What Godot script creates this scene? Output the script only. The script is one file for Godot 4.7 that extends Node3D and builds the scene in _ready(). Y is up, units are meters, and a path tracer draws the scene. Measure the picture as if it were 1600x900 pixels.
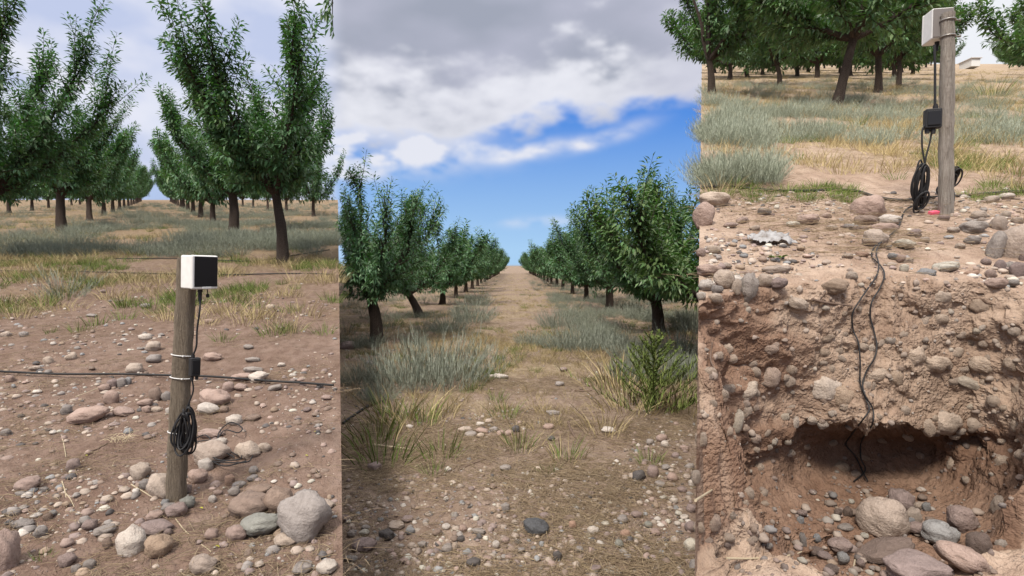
extends Node3D

# ------------------------------------------------------------------ lens and land
const FOCAL := 850.0                       # focal length in the units of a 1600 x 900 picture
const EYE := Vector3(0, 2.4, 0)
const PITCH := 0.04116                     # the camera looks 2.4 degrees down
const EXPOSURE := 3.0
const PLOT_L := 0                          # the plot with the post, beside the lower alley
const PLOT_M := 1                          # the lower alley between the two plots
const PLOT_R := 2                          # the steep plot with the pit
const ALLEY := 0.76                       # scale of the lower alley
const EDGE_L := -0.3182                    # the plots end along straight lines (x over distance)
const EDGE_R := 0.3435
var slope := [0.0, 0.0, 0.0]
var drop := [1.44, 2.4 * ALLEY, 0.87]
const PIT := Vector2(1.25, 1.85)           # middle of the pit (x, distance)

var bumps := FastNoiseLite.new()
var patches := FastNoiseLite.new()
var fine := FastNoiseLite.new()
var rng := RandomNumberGenerator.new()
var M := {}                                # materials
var taken := {}                            # names in use
var pend := []                             # things whose labels are settled at the end
var pit_points := {}                       # where the pit's surface lies, by direction from the eye


func ray(px: float, py: float) -> Vector3:
	var d := Basis(Vector3.RIGHT, -PITCH) * Vector3((px - 800.0) / FOCAL, (450.0 - py) / FOCAL, -1.0)
	return d / -d.z


func at(px: float, py: float, far: float) -> Vector3:
	return EYE + ray(px, py) * far


func bump(plot: int, x: float, d: float) -> float:
	var far := clampf((90.0 - d) / 60.0, 0.0, 1.0)
	var b := bumps.get_noise_2d(x * 2.2 + plot * 71.0, d * 2.2) * 0.035 + bumps.get_noise_2d(x * 0.35 + plot * 31.0, d * 0.35) * minf(0.1, 0.012 * d)
	b += fine.get_noise_2d(x * 9.0, d * 9.0 + plot * 13.0) * 0.012
	return b * far


func ground(plot: int, x: float, d: float) -> float:
	var y: float = EYE.y - drop[plot] + slope[plot] * d + bump(plot, x, d)
	if plot == PLOT_R and d < 2.6:
		y = lerpf(y, EYE.y - 0.80 + fine.get_noise_2d(x * 6.0, d * 6.0) * 0.03, pit_front(x, d))
	return y


func pit_place(r: float, deg: float) -> Vector2:
	# the pit runs slantwise away to one side: its axes are skewed by that much
	var s := sin(deg_to_rad(deg)) * r
	return Vector2(PIT.x + cos(deg_to_rad(deg)) * r + 0.62 * s, PIT.y + s)


func pit_polar(x: float, d: float) -> Vector2:
	var s := d - PIT.y
	var c := x - PIT.x - 0.62 * s
	var t := rad_to_deg(atan2(s, c))
	return Vector2(Vector2(c, s).length(), t + 360.0 if t < 0.0 else t)


func pit_reach(deg: float) -> float:
	# how far out the pit's own surface goes before the ground sheet takes over
	return lerpf(0.76, 1.25, smoothstep(176.0, 190.0, deg) * (1.0 - smoothstep(330.0, 345.0, deg)))


func pit_front(x: float, d: float) -> float:
	# the near side of the pit was dug away: 1 there, 0 at the back
	var t := pit_polar(x, d).y
	return pit_open(t + 7.0 * fine.get_noise_2d(x * 9.0, d * 9.0) if t > 180.0 else t)


func put(plot: int, px: float, py: float) -> Vector3:
	# the place on the ground of a plot seen in that direction
	var r := ray(px, py)
	var d: float = drop[plot] / maxf(slope[plot] - r.y, 0.003)
	for i in 4:
		var b := bump(plot, r.x * d, d)
		d = (drop[plot] - b) / maxf(slope[plot] - r.y, 0.003)
	if plot == PLOT_R and py > 436.0:
		var hit: Variant = pit_hit(px, py)
		if hit != null:
			return hit[0]
	return EYE + r * d


func spot(plot: int, x: float, d: float) -> Vector3:
	return Vector3(x, ground(plot, x, d), -d)


func inside(plot: int, x: float, d: float, slack := 0.0) -> bool:
	if plot == PLOT_L:
		return x < EDGE_L * d - slack
	if plot == PLOT_R:
		return x > EDGE_R * d + slack
	return x > EDGE_L * d + slack and x < EDGE_R * d - slack


# ------------------------------------------------------------------ naming
func numbered(called: String) -> String:
	if not taken.has(called):
		taken[called] = 0
		return called
	taken[called] += 1
	return "%s_%03d" % [called, taken[called]]


func tag(o: Node3D, label: String, category: String, group := "", kind := "") -> Node3D:
	if label:
		o.set_meta("label", label)
	if category:
		o.set_meta("category", category)
	if group:
		o.set_meta("group", group)
	if kind:
		o.set_meta("kind", kind)
	return o


func thing(called: String, label: String, category: String, where := Vector3.ZERO, group := "") -> Node3D:
	var o := Node3D.new()
	o.name = numbered(called)
	add_child(o)
	o.position = where
	tag(o, label, category, group)
	return o


func obj(called: String, mesh: Mesh, m: Material, parent: Node3D = null) -> MeshInstance3D:
	var o := MeshInstance3D.new()
	o.mesh = mesh
	o.material_override = m
	if parent:
		o.name = called
		parent.add_child(o, true)
		var k := 0
		for s in parent.get_children():
			if s != o and String(s.name).begins_with(called):
				k += 1
		if k:
			o.name = "%s_%03d" % [called, k]
	else:
		o.name = numbered(called)
		add_child(o)
	return o


func struct(called: String, mesh: Mesh, m: Material) -> MeshInstance3D:
	var o := obj(called, mesh, m)
	o.set_meta("kind", "structure")
	return o


func many(called: String, mesh: Mesh, m: Material, where: Array, tints: Array, label: String, category: String) -> void:
	# what nobody could count: one object of many small copies
	if where.is_empty():
		return
	var mm := MultiMesh.new()
	mm.transform_format = MultiMesh.TRANSFORM_3D
	mm.use_colors = true
	mm.mesh = mesh
	mm.instance_count = where.size()
	for i in where.size():
		mm.set_instance_transform(i, where[i])
		mm.set_instance_color(i, tints[i])
	var o := MultiMeshInstance3D.new()
	o.multimesh = mm
	o.material_override = m
	o.name = numbered(called)
	add_child(o)
	tag(o, label, category, "", "stuff")


# ------------------------------------------------------------------ mesh building
class Shape:
	var v := PackedVector3Array()
	var n := PackedVector3Array()
	var c := PackedColorArray()
	var ix := PackedInt32Array()

	func tri(a: int, b: int, d: int) -> void:
		ix.append(a)
		ix.append(b)
		ix.append(d)

	func smooth() -> void:
		# normals from the faces; faces are listed so that cross(b - a, c - a) looks outwards
		n.resize(v.size())
		n.fill(Vector3.ZERO)
		for k in range(0, ix.size(), 3):
			var a := ix[k]
			var b := ix[k + 1]
			var d := ix[k + 2]
			var f := (v[b] - v[a]).cross(v[d] - v[a])
			n[a] += f
			n[b] += f
			n[d] += f
		for k in n.size():
			n[k] = n[k].normalized()

	func done() -> ArrayMesh:
		for k in range(0, ix.size(), 3):
			var a := ix[k]
			var b := ix[k + 1]
			var d := ix[k + 2]
			if (v[b] - v[a]).cross(v[d] - v[a]).dot(n[a] + n[b] + n[d]) > 0.0:
				ix[k + 1] = d
				ix[k + 2] = b
		var s := []
		s.resize(Mesh.ARRAY_MAX)
		s[Mesh.ARRAY_VERTEX] = v
		s[Mesh.ARRAY_NORMAL] = n
		if c.size() == v.size():
			s[Mesh.ARRAY_COLOR] = c
		s[Mesh.ARRAY_INDEX] = ix
		var m := ArrayMesh.new()
		m.add_surface_from_arrays(Mesh.PRIMITIVE_TRIANGLES, s)
		return m

	func tube(p: Array, r: Array, sides := 8, col := Color.WHITE, rough := 0.0, noise: FastNoiseLite = null, cap := true) -> void:
		var first := v.size()
		var side := Vector3.RIGHT
		for k in p.size():
			var here: Vector3 = p[k]
			var along: Vector3 = (p[mini(k + 1, p.size() - 1)] - p[maxi(k - 1, 0)]).normalized()
			if k == 0:
				side = along.cross(Vector3(0.31, 0.2, 0.93)).normalized()
			side = (side - along * side.dot(along)).normalized()
			var up := along.cross(side)
			for j in sides:
				var t := TAU * j / sides
				var out := side * cos(t) + up * sin(t)
				var rr: float = r[k]
				if noise:
					rr *= 1.0 + rough * noise.get_noise_3dv(here * 14.0 + out * 1.3)
				v.append(here + out * rr)
				n.append(out)
				c.append(col)
		for k in p.size() - 1:
			for j in sides:
				var a := first + k * sides + j
				var b := first + k * sides + (j + 1) % sides
				tri(a, b, a + sides)
				tri(b, b + sides, a + sides)
		if cap:
			for e in [0, p.size() - 1]:
				var along: Vector3 = (p[0] - p[1]).normalized() if e == 0 else (p[e] - p[e - 1]).normalized()
				var mid := v.size()
				v.append(p[e])
				n.append(along)
				c.append(col)
				for j in sides:
					v.append(v[first + e * sides + j])
					n.append(along)
					c.append(col)
				for j in sides:
					tri(mid, mid + 1 + j, mid + 1 + (j + 1) % sides)

	func leaf(base: Vector3, along: Vector3, face: Vector3, length: float, width: float, col: Color, droop := 0.25) -> void:
		var side := along.cross(face).normalized()
		var up := side.cross(along)
		var k := v.size()
		var mid := base + along * length * 0.45 - up * length * 0.03
		v.append(base)
		v.append(mid + side * width * 0.5 + up * width * 0.22)
		v.append(mid - side * width * 0.5 + up * width * 0.22)
		v.append(mid)
		v.append(base + along * length * 0.97 - up * length * droop)
		var l := (up - side * 0.4).normalized()
		var r := (up + side * 0.4).normalized()
		n.append(up)
		n.append(l)
		n.append(r)
		n.append(up)
		n.append(up)
		for q in 5:
			c.append(col)
		tri(k, k + 1, k + 3)
		tri(k, k + 3, k + 2)
		tri(k + 1, k + 4, k + 3)
		tri(k + 3, k + 4, k + 2)

	func blade(base: Vector3, lean: Vector3, height: float, width: float, col: Color, turn: float, bend := 0.4) -> void:
		# a grass blade: three cross lines and a tip
		var side := Vector3(cos(turn), 0, sin(turn))
		var k := v.size()
		var face := Vector3(-sin(turn), 0.5, cos(turn)).normalized()
		for q in 3:
			var t := q / 2.6
			var p := base + Vector3.UP * height * (t - 0.25 * bend * t * t) + lean * height * (0.35 * t + bend * t * t)
			var w := width * (1.0 - 0.55 * t) * 0.5
			v.append(p - side * w)
			v.append(p + side * w)
			n.append(face)
			n.append(face)
			c.append(col)
			c.append(col)
		v.append(base + Vector3.UP * height * (1.0 - 0.25 * bend) + lean * height * (0.35 + bend))
		n.append(face)
		c.append(col)
		tri(k, k + 1, k + 2)
		tri(k + 1, k + 3, k + 2)
		tri(k + 2, k + 3, k + 4)
		tri(k + 3, k + 5, k + 4)
		tri(k + 4, k + 5, k + 6)


func rounded_box(size: Vector3, bevel: float) -> ArrayMesh:
	var s := Shape.new()
	var h := size * 0.5
	for axis in 3:
		for sign_ in [-1.0, 1.0]:
			var u := (axis + 1) % 3
			var w := (axis + 2) % 3
			var first := s.v.size()
			for i in 4:
				for j in 4:
					var p := Vector3.ZERO
					p[axis] = sign_ * h[axis]
					p[u] = [-h[u], -h[u] + bevel, h[u] - bevel, h[u]][i]
					p[w] = [-h[w], -h[w] + bevel, h[w] - bevel, h[w]][j]
					var q := Vector3(clampf(p.x, -h.x + bevel, h.x - bevel), clampf(p.y, -h.y + bevel, h.y - bevel), clampf(p.z, -h.z + bevel, h.z - bevel))
					var out := (p - q).normalized()
					s.v.append(q + out * bevel)
					s.n.append(out)
			for i in 3:
				for j in 3:
					var a := first + i * 4 + j
					s.tri(a, a + 1, a + 4)
					s.tri(a + 1, a + 5, a + 4)
	return s.done()


func pebble(seed_: int, rows: int, cols: int, rough: float) -> ArrayMesh:
	# a water-worn stone of radius about 1
	var no := FastNoiseLite.new()
	no.seed = seed_
	no.frequency = 0.55
	no.fractal_octaves = 2
	var s := Shape.new()
	var flat := Vector3(no.get_noise_1d(3.0), no.get_noise_1d(13.0), no.get_noise_1d(23.0)).normalized()
	for i in rows + 1:
		for j in (1 if i == 0 or i == rows else cols):
			var a := PI * i / rows
			var b := TAU * (j + 0.5 * (i % 2)) / cols
			var d := Vector3(sin(a) * cos(b), cos(a), sin(a) * sin(b))
			var r := 1.0 + rough * no.get_noise_3dv(d * 1.7) + rough * 0.35 * no.get_noise_3dv(d * 5.0 + Vector3(9, 1, 4))
			r *= 1.0 - 0.16 * smoothstep(0.55, 1.0, d.dot(flat))
			r *= pow(pow(absf(d.x), 2.5) + pow(absf(d.y), 2.5) + pow(absf(d.z), 2.5), -0.25 / 2.5 * 1.3)
			s.v.append(d * r)
	var ring := func(i: int, j: int) -> int: return 0 if i == 0 else (s.v.size() - 1 if i == rows else 1 + (i - 1) * cols + j % cols)
	for i in rows:
		for j in cols:
			var a: int = ring.call(i, j)
			var b: int = ring.call(i, j + 1)
			var c2: int = ring.call(i + 1, j)
			var d2: int = ring.call(i + 1, j + 1)
			if i > 0:
				s.tri(a, b, c2)
			if i < rows - 1:
				s.tri(b, d2, c2)
	s.smooth()
	for k in s.n.size():
		if s.n[k].dot(s.v[k]) < 0.0:
			s.n[k] = -s.n[k]
	return s.done()


# ------------------------------------------------------------------ textures
func noise(freq: float, seed_: int, kind := FastNoiseLite.TYPE_SIMPLEX_SMOOTH, octaves := 4) -> FastNoiseLite:
	var n := FastNoiseLite.new()
	n.seed = seed_
	n.frequency = freq
	n.noise_type = kind
	n.fractal_octaves = octaves
	return n


func mixed(size: int, layers: Array, tints: Array) -> ImageTexture:
	# a seamless picture: each layer is [noise, strength]; the sum picks from the tints (dark to light)
	var ims := []
	for l in layers:
		ims.append(l[0].get_seamless_image(size, size))
	var im := Image.create(size, size, false, Image.FORMAT_RGB8)
	for y in size:
		for x in size:
			var t := 0.5
			for k in layers.size():
				t += (ims[k].get_pixel(x, y).r - 0.5) * layers[k][1]
			t = clampf(t, 0.0, 0.9999) * (tints.size() - 1)
			var i := int(t)
			im.set_pixel(x, y, tints[i].lerp(tints[i + 1], t - i))
	return ImageTexture.create_from_image(im)


func grey(v: float) -> Color:
	return Color(v, v, v)


func mat(col: Color, rough := 0.85, tex: Texture2D = null, scale := 1.0, relief: Texture2D = null, depth := 0.0, world := false) -> StandardMaterial3D:
	# col is a real-world (linear) colour
	var m := StandardMaterial3D.new()
	m.albedo_color = col.linear_to_srgb()
	m.roughness = rough
	m.metallic_specular = 0.4
	m.vertex_color_use_as_albedo = true
	m.uv1_triplanar = true
	m.uv1_world_triplanar = world
	m.uv1_scale = Vector3.ONE * scale
	if tex:
		m.albedo_texture = tex
	if relief:
		m.heightmap_enabled = true
		m.heightmap_texture = relief
		m.heightmap_scale = depth
	return m


func make_materials() -> void:
	var grit := noise(0.11, 5, FastNoiseLite.TYPE_CELLULAR, 2)
	grit.cellular_return_type = FastNoiseLite.RETURN_CELL_VALUE
	var grain := noise(0.35, 6, FastNoiseLite.TYPE_SIMPLEX, 3)
	var cloud := noise(0.012, 7)
	var soil := mixed(512, [[grit, 0.35], [grain, 0.55], [cloud, 0.5]], [Color(0.62, 0.58, 0.56), Color(0.84, 0.82, 0.80), Color(0.93, 0.92, 0.90), Color(1, 0.99, 0.98)])
	var lumps := mixed(512, [[noise(0.06, 15, FastNoiseLite.TYPE_CELLULAR, 3), 0.6], [noise(0.12, 16), 0.5], [grain, 0.3]], [grey(0), grey(1)])
	M.soil = mat(grey(0.8), 0.95, soil, 1.1, lumps, 1.6, true)
	M.soil.detail_enabled = true
	M.soil.detail_blend_mode = BaseMaterial3D.BLEND_MODE_MUL
	M.soil.detail_albedo = mixed(256, [[noise(0.02, 21), 0.9], [noise(0.2, 22), 0.3]], [Color(0.86, 0.83, 0.81), grey(1)])
	M.soil.uv2_triplanar = true
	M.soil.uv2_world_triplanar = true
	M.soil.uv2_scale = Vector3.ONE * 0.31
	M.soil.metallic_specular = 0.2
	var specks := noise(0.28, 31, FastNoiseLite.TYPE_SIMPLEX, 2)
	var blotch := noise(0.02, 32)
	M.stone_tex = [
		mixed(256, [[specks, 0.7], [blotch, 0.75]], [Color(0.7, 0.68, 0.67), Color(0.9, 0.89, 0.88), Color(0.97, 0.96, 0.95), Color(1, 1, 1)]),
		mixed(256, [[noise(0.07, 33), 0.5], [specks, 0.35], [noise(0.012, 34), 0.7]], [Color(0.74, 0.7, 0.67), Color(0.9, 0.88, 0.86), Color(0.97, 0.96, 0.94), Color(1, 0.99, 0.98)])]
	M.stone_relief = mixed(256, [[noise(0.05, 35), 0.6], [specks, 0.4]], [grey(0), grey(1)])
	var tone := {"grey": Color(0.371, 0.345, 0.332), "mauve": Color(0.367, 0.271, 0.258), "pink": Color(0.488, 0.340, 0.289), "beige": Color(0.572, 0.469, 0.380), "pale": Color(0.659, 0.620, 0.568), "brown": Color(0.338, 0.235, 0.177), "tan": Color(0.445, 0.311, 0.202), "greenish": Color(0.311, 0.344, 0.311), "bluish": Color(0.333, 0.372, 0.410), "slate": Color(0.093, 0.110, 0.133), "dark": Color(0.134, 0.128, 0.134), "cream": Color(0.660, 0.660, 0.560), "orange": Color(0.565, 0.333, 0.218), "dusty": Color(0.50, 0.40, 0.325), "old": Color(0.461, 0.353, 0.282), "wet": Color(0.228, 0.160, 0.131)}
	for k in tone:                                     # all of it wears the dust of the place
		var mean: float = (tone[k].r + tone[k].g + tone[k].b) / 3.0
		tone[k] = tone[k].lerp(Color(mean * 1.08, mean * 0.98, mean * 0.93), 0.38)
	M.tone = tone
	M.stone = {}
	for k in tone:
		for q in 2:
			M.stone["set_" + k + str(q)] = mat(tone[k].lerp(Color(0.56, 0.445, 0.36), 0.5) * 0.9, 0.85, M.stone_tex[q], [0.55, 0.4][q], M.stone_relief, 1.0)
			M.stone[k + str(q)] = mat(tone[k].lerp(Color(tone[k].r * 1.02, tone[k].g, tone[k].b), 0.7) * 0.84, 0.75, M.stone_tex[q], [0.55, 0.4][q], M.stone_relief, 1.0)
	M.gravel = mat(grey(0.8), 0.8, M.stone_tex[0], 0.6)
	var ringed := mixed(256, [[noise(0.05, 41), 0.7], [noise(0.2, 42), 0.4]], [Color(0.3, 0.27, 0.25), Color(0.75, 0.72, 0.7), Color(1, 1, 1)])
	M.bark = mat(Color(0.19, 0.155, 0.135), 0.95, ringed, 1.0, lumps, 6.0)
	M.bark.uv1_scale = Vector3(2.0, 7.0, 2.0)
	M.leaf = mat(Color.WHITE, 0.42)
	M.leaf.backlight_enabled = true
	M.leaf.backlight = Color(0.55, 0.75, 0.3)
	M.leaf.metallic_specular = 0.5
	M.grass = mat(grey(0.85), 0.75)
	M.grass.backlight_enabled = true
	M.grass.backlight = Color(0.25, 0.28, 0.15)
	M.grass.metallic_specular = 0.25
	var wood := mixed(512, [[noise(0.02, 51), 0.8], [noise(0.15, 52), 0.5]], [Color(0.58, 0.54, 0.5), Color(0.83, 0.8, 0.77), Color(1, 0.98, 0.95)])
	M.wood = mat(Color(0.36, 0.32, 0.265), 0.9, wood, 1.0, lumps, 1.2)
	M.wood.uv1_scale = Vector3(16.0, 0.9, 16.0)
	M.pale_wood = mat(Color(0.5, 0.485, 0.47), 0.9, wood, 1.0, lumps, 1.0)
	M.pale_wood.uv1_scale = Vector3(16.0, 0.9, 16.0)
	M.white = mat(Color(0.78, 0.78, 0.77), 0.42, mixed(256, [[noise(0.02, 55), 0.5], [noise(0.2, 56), 0.3]], [grey(0.86), grey(1)]), 4.0)
	M.lilac = mat(Color(0.55, 0.54, 0.55), 0.45)
	M.back = mat(Color(0.17, 0.155, 0.15), 0.5)
	M.black = mat(Color(0.012, 0.012, 0.014), 0.35)
	M.rubber = mat(Color(0.016, 0.016, 0.018), 0.55)
	M.hose = mat(Color(0.028, 0.027, 0.028), 0.6, mixed(128, [[noise(0.05, 57), 0.7], [noise(0.3, 58), 0.5]], [grey(0.6), grey(1)]), 6.0)
	M.steel = mat(Color(0.32, 0.31, 0.3), 0.4)
	M.steel.metallic = 0.8
	M.tie = mat(Color(0.62, 0.62, 0.62), 0.4)
	M.plastic = mat(Color(0.36, 0.355, 0.36), 0.35, mixed(128, [[noise(0.03, 95), 0.9], [noise(0.2, 96), 0.4]], [Color(0.5, 0.42, 0.36), grey(0.9), grey(1)]), 6.0)
	M.plastic.backlight_enabled = true
	M.plastic.backlight = Color(0.25, 0.25, 0.25)
	M.pink = mat(Color(0.7, 0.1, 0.17), 0.5)
	M.twig = mat(Color(0.13, 0.09, 0.07), 0.9)
	M.straw = mat(Color(0.36, 0.30, 0.21), 0.8)
	M.hill = mat(Color(0.17, 0.23, 0.36), 1.0)  # the blue of distant haze is put into the hill's colour


# ------------------------------------------------------------------ sky
func puff(az: float, el: float, a: float, e: float, wide: float, high: float, tilt := 0.0) -> float:
	var dx := az - a
	var dy := el - e - tilt * dx
	return exp(-(dx * dx) / (wide * wide) - (dy * dy) / (high * high))


func make_sky() -> Image:
	# cloud and air by compass direction and height, in degrees
	var w := 2048
	var h := 1024
	var im := Image.create(w, h, false, Image.FORMAT_RGBF)
	var big := noise(1.0, 61)
	big.fractal_octaves = 3
	var ragged := noise(1.0, 62)
	ragged.fractal_octaves = 6
	ragged.fractal_gain = 0.5
	im.fill(Color(0.16, 0.13, 0.105))
	for y in h / 2 + 8:
		var el := 90.0 - (y + 0.5) / h * 180.0
		var up := clampf(el / 40.0, 0.0, 1.0)
		for x in w:
			var az := (x + 0.5) / w * 360.0
			az = az - 360.0 if az > 180.0 else az
			var d := Vector3(sin(deg_to_rad(az)) * cos(deg_to_rad(el)), sin(deg_to_rad(el)), cos(deg_to_rad(az)) * cos(deg_to_rad(el)))
			var q := d * Vector3(3.2, 7.0, 3.2)
			var n1 := big.get_noise_3dv(q)
			var n2 := ragged.get_noise_3dv(q * 2.6)
			# an even pale overcast, a little brighter in soft patches
			var c := Color(0.54, 0.61, 0.83).lerp(Color(0.80, 0.82, 0.93), clampf(0.5 + n1 * 1.3 + n2 * 0.7, 0.0, 1.0))
			if az < 0.0:
				c = c.lerp(Color(0.80, 0.83, 0.93), 0.7 * puff(az, el, -29.0, 12.0, 5.0, 4.0))
			# over the alley: a heavy grey deck with a white ragged edge, blue air under it
			var open := smoothstep(-19.5, -16.5, az) * (1.0 - smoothstep(19.0, 23.0, az)) * (1.0 - smoothstep(32.0, 46.0, el))
			if open > 0.0:
				var deck := Color(0.36, 0.39, 0.48).lerp(Color(0.53, 0.54, 0.66), clampf(0.45 + n1 * 1.1 + n2 * 0.25 + 0.02 * az, 0.0, 1.0))
				var bright := Color(0.82, 0.83, 0.90)
				var lower := 12.3 + 3.0 * smoothstep(-8.0, 9.0, az) + n2 * 2.4 + n1 * 1.0
				var white := 1.0 - smoothstep(3.5, 8.5 + n1 * 4.0, el - lower - n2 * 3.0)
				deck = deck.lerp(bright, clampf(white * (0.8 + 0.5 * n2) * (1.0 - 0.55 * smoothstep(9.0, 18.0, az)), 0.0, 1.0))
				deck = deck.lerp(bright, 0.45 * puff(az, el, 7.0, 18.0, 5.5, 1.6) * (0.7 + n2))
				var blue := Color(0.085, 0.27, 0.76).lerp(Color(0.40, 0.63, 0.90), clampf(1.12 - el / 13.5, 0.0, 1.0))
				var cover := smoothstep(-0.9, 1.5, el - lower)
				var wisp := puff(az, el, 1.5, 11.8, 3.4, 0.75, 0.16) * 1.0 + puff(az, el, 10.0, 13.0, 3.6, 0.8, 0.28) * 0.55 + puff(az, el, 7.4, 12.4, 1.2, 0.6) * 0.5 + puff(az, el, 2.5, 4.6, 3.6, 0.5, 0.03) * 0.5 + puff(az, el, -13.0, 11.0 + n2 * 1.5, 8.5, 1.5 + n2, 0.02) * 1.5 + puff(az, el, -17.0, 8.9, 4.0, 0.8) * 0.7
				var air := blue.lerp(bright, clampf(wisp * (0.8 + 2.0 * n2), 0.0, 0.95))
				c = c.lerp(air.lerp(deck, cover), open)
			# thin bright overcast over the pit plot
			var glow := smoothstep(24.0, 33.0, az) * (1.0 - smoothstep(70.0, 120.0, az))
			c = c.lerp(Color(0.93, 0.94, 0.96), 0.85 * glow)
			var lum := c.r * 0.3 + c.g * 0.5 + c.b * 0.2
			c = c.lerp(Color(lum * 1.02, lum, lum * 1.0), smoothstep(26.0, 48.0, el))
			im.set_pixel(x, y, c * (1.0 + 2.2 * smoothstep(24.0, 80.0, el)) / EXPOSURE)
	return im


# ------------------------------------------------------------------ land
func tint_ground(plot: int, x: float, d: float) -> Color:
	var a := patches.get_noise_2d(x * 1.1 + plot * 40.0, d * 1.1)
	var b := patches.get_noise_2d(x * 4.0, d * 4.0 + plot * 9.0)
	if plot == PLOT_L:
		var c := Color(0.365, 0.28, 0.242).lerp(Color(0.29, 0.215, 0.183), clampf(0.5 + a + b * 0.5, 0.0, 1.0))
		return c.lerp(Color(0.42, 0.34, 0.235), smoothstep(6.0, 16.0, d + a * 6.0 + b * 3.0) * 0.75)
	if plot == PLOT_M:
		var c := Color(0.46, 0.375, 0.32).lerp(Color(0.375, 0.297, 0.25), clampf(0.5 + a + b * 0.6, 0.0, 1.0))
		return c.lerp(Color(0.52, 0.44, 0.32), smoothstep(-0.1, 0.25, a + b * 0.5) * smoothstep(5.0, 8.0, d) * 0.7)
	var c := Color(0.65, 0.53, 0.45).lerp(Color(0.54, 0.42, 0.35), clampf(0.5 + a + b * 0.6, 0.0, 1.0))
	return c.lerp(Color(0.66, 0.56, 0.43), smoothstep(3.4, 7.0, d + a * 2.0) * 0.7)


func fan(plot: int, a0: float, a1: float, cols: int, d0: float, d1: float, rows: int) -> ArrayMesh:
	# ground sheet, closely meshed near the eye; a plot's cut side stands along its edge
	var s := Shape.new()
	for i in rows + 1:
		var d := d0 * pow(d1 / d0, float(i) / rows)
		for j in cols + 1:
			var x := lerpf(a0, a1, float(j) / cols) * d
			var y := ground(plot, x, d)
			if plot == PLOT_R:
				var r := pit_polar(x, d)
				y -= 0.02 * (1.0 - smoothstep(pit_reach(r.y) - 0.04, pit_reach(r.y), r.x))
			s.v.append(Vector3(x, y, -d))
			s.c.append(tint_ground(plot, x, d))
	for i in rows:
		for j in cols:
			var a := i * (cols + 1) + j
			var b := a + cols + 1
			if plot == PLOT_R:
				var p := (s.v[a] + s.v[b + 1]) * 0.5
				var r := pit_polar(p.x, -p.z)
				if r.x < pit_reach(r.y) - 0.06:
					continue
			s.tri(a, a + 1, b)
			s.tri(a + 1, b + 1, b)
	s.smooth()
	return s.done()


func cut_side(plot: int, a: float, d0: float, d1: float, rows: int) -> ArrayMesh:
	# the bank's face: crumbled earth that falls back from the edge of the sward
	var s := Shape.new()
	var back := -1.0 if plot == PLOT_L else 1.0
	var across := 22
	for i in rows + 1:
		var d := d0 * pow(d1 / d0, float(i) / rows)
		var top := ground(plot, a * d, d)
		var low := minf(top - 0.2, -0.6)
		for j in across + 1:
			var t := float(j) / across
			var y := lerpf(top, low, t)
			var worn := bumps.get_noise_2d(d * 5.0, y * 5.0) * 0.09 + fine.get_noise_2d(d * 16.0, y * 20.0) * 0.03
			s.v.append(Vector3(a * d + back * smoothstep(0.0, 0.12, t) * (0.05 + maxf(worn, -0.05)) * minf(1.0, d * 0.4), y, -d))
			var n := patches.get_noise_2d(d * 2.0, y * 9.0)
			s.c.append(tint_ground(plot, t * 3.0, 2.4).lerp(Color(0.30, 0.21, 0.165), clampf(0.4 + n * 1.5, 0.0, 1.0)))
	for i in rows:
		for j in across:
			var p := i * (across + 1) + j
			s.tri(p, p + 1, p + across + 1)
			s.tri(p + 1, p + across + 2, p + across + 1)
	s.smooth()
	return s.done()


func pit_profile(t: float, deg: float) -> Vector2:
	# (radius, height over the eye) along a line from the middle of the pit outwards
	var back := clampf(sin(deg_to_rad(deg)), 0.0, 1.0)
	var over := smoothstep(0.25, 0.95, back)                # the back wall hangs over
	var front := pit_open(deg)
	var wave := fine.get_noise_1d(deg * 0.07) + 0.5 * fine.get_noise_1d(deg * 0.2 + 90.0)
	var foot := lerpf(0.38, 0.45, over) + 0.02 * wave
	var rim := lerpf(0.60, 0.34, smoothstep(0.1, 0.9, back)) + 0.02 * fine.get_noise_1d(deg * 0.12 + 500.0)
	rim = lerpf(rim, 0.50, front)
	var lip := lerpf(foot + 0.12, lerpf(0.34, 0.20, smoothstep(0.5, 1.0, back)), over) + 0.03 * wave * over
	var low := -0.92
	var edge := pit_place(rim, deg)
	var top := ground(PLOT_R, edge.x, edge.y) - EYE.y
	var arch := lerpf(-0.72, -0.60, over) + 0.03 * wave      # height of the overhang's edge
	var keys := [Vector2(0.0, low - 0.03), Vector2(foot * 0.6, low), Vector2(foot, low + 0.05), Vector2(foot + 0.05 - 0.01 * over, lerpf(low + 0.085, low + 0.16, over)), Vector2(lerpf(foot + 0.09, lip + 0.07, over), arch - lerpf(0.05, 0.04, over)), Vector2(lip, arch), Vector2(lerpf(lip, rim, 0.35), lerpf(arch, top, 0.36)), Vector2(lerpf(lip, rim, 0.72), lerpf(arch, top, 0.74)), Vector2(rim, top), Vector2(lerpf(rim, 0.76, 0.4), 0), Vector2(pit_reach(deg), 0)]
	if front > 0.0:
		for k in range(3, 8):
			keys[k] = keys[k].lerp(Vector2(lerpf(foot, rim, pow((k - 2) / 6.0, 1.4)), lerpf(low + 0.05, top, pow((k - 2) / 6.0, 0.7))), front)
	for k in [9, 10]:
		var q := pit_place(keys[k].x, deg)
		keys[k].y = ground(PLOT_R, q.x, q.y) - EYE.y - (0.004 if k == 10 else 0.0)
	var f := t * 10.0
	var i := mini(int(f), 9)
	var u := f - i
	var p1: Vector2 = keys[i]
	var p2: Vector2 = keys[i + 1]
	return p1.lerp(p2, u).lerp(p1.cubic_interpolate(p2, keys[maxi(i - 1, 0)], keys[mini(i + 2, 10)], u), 0.6)


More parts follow.
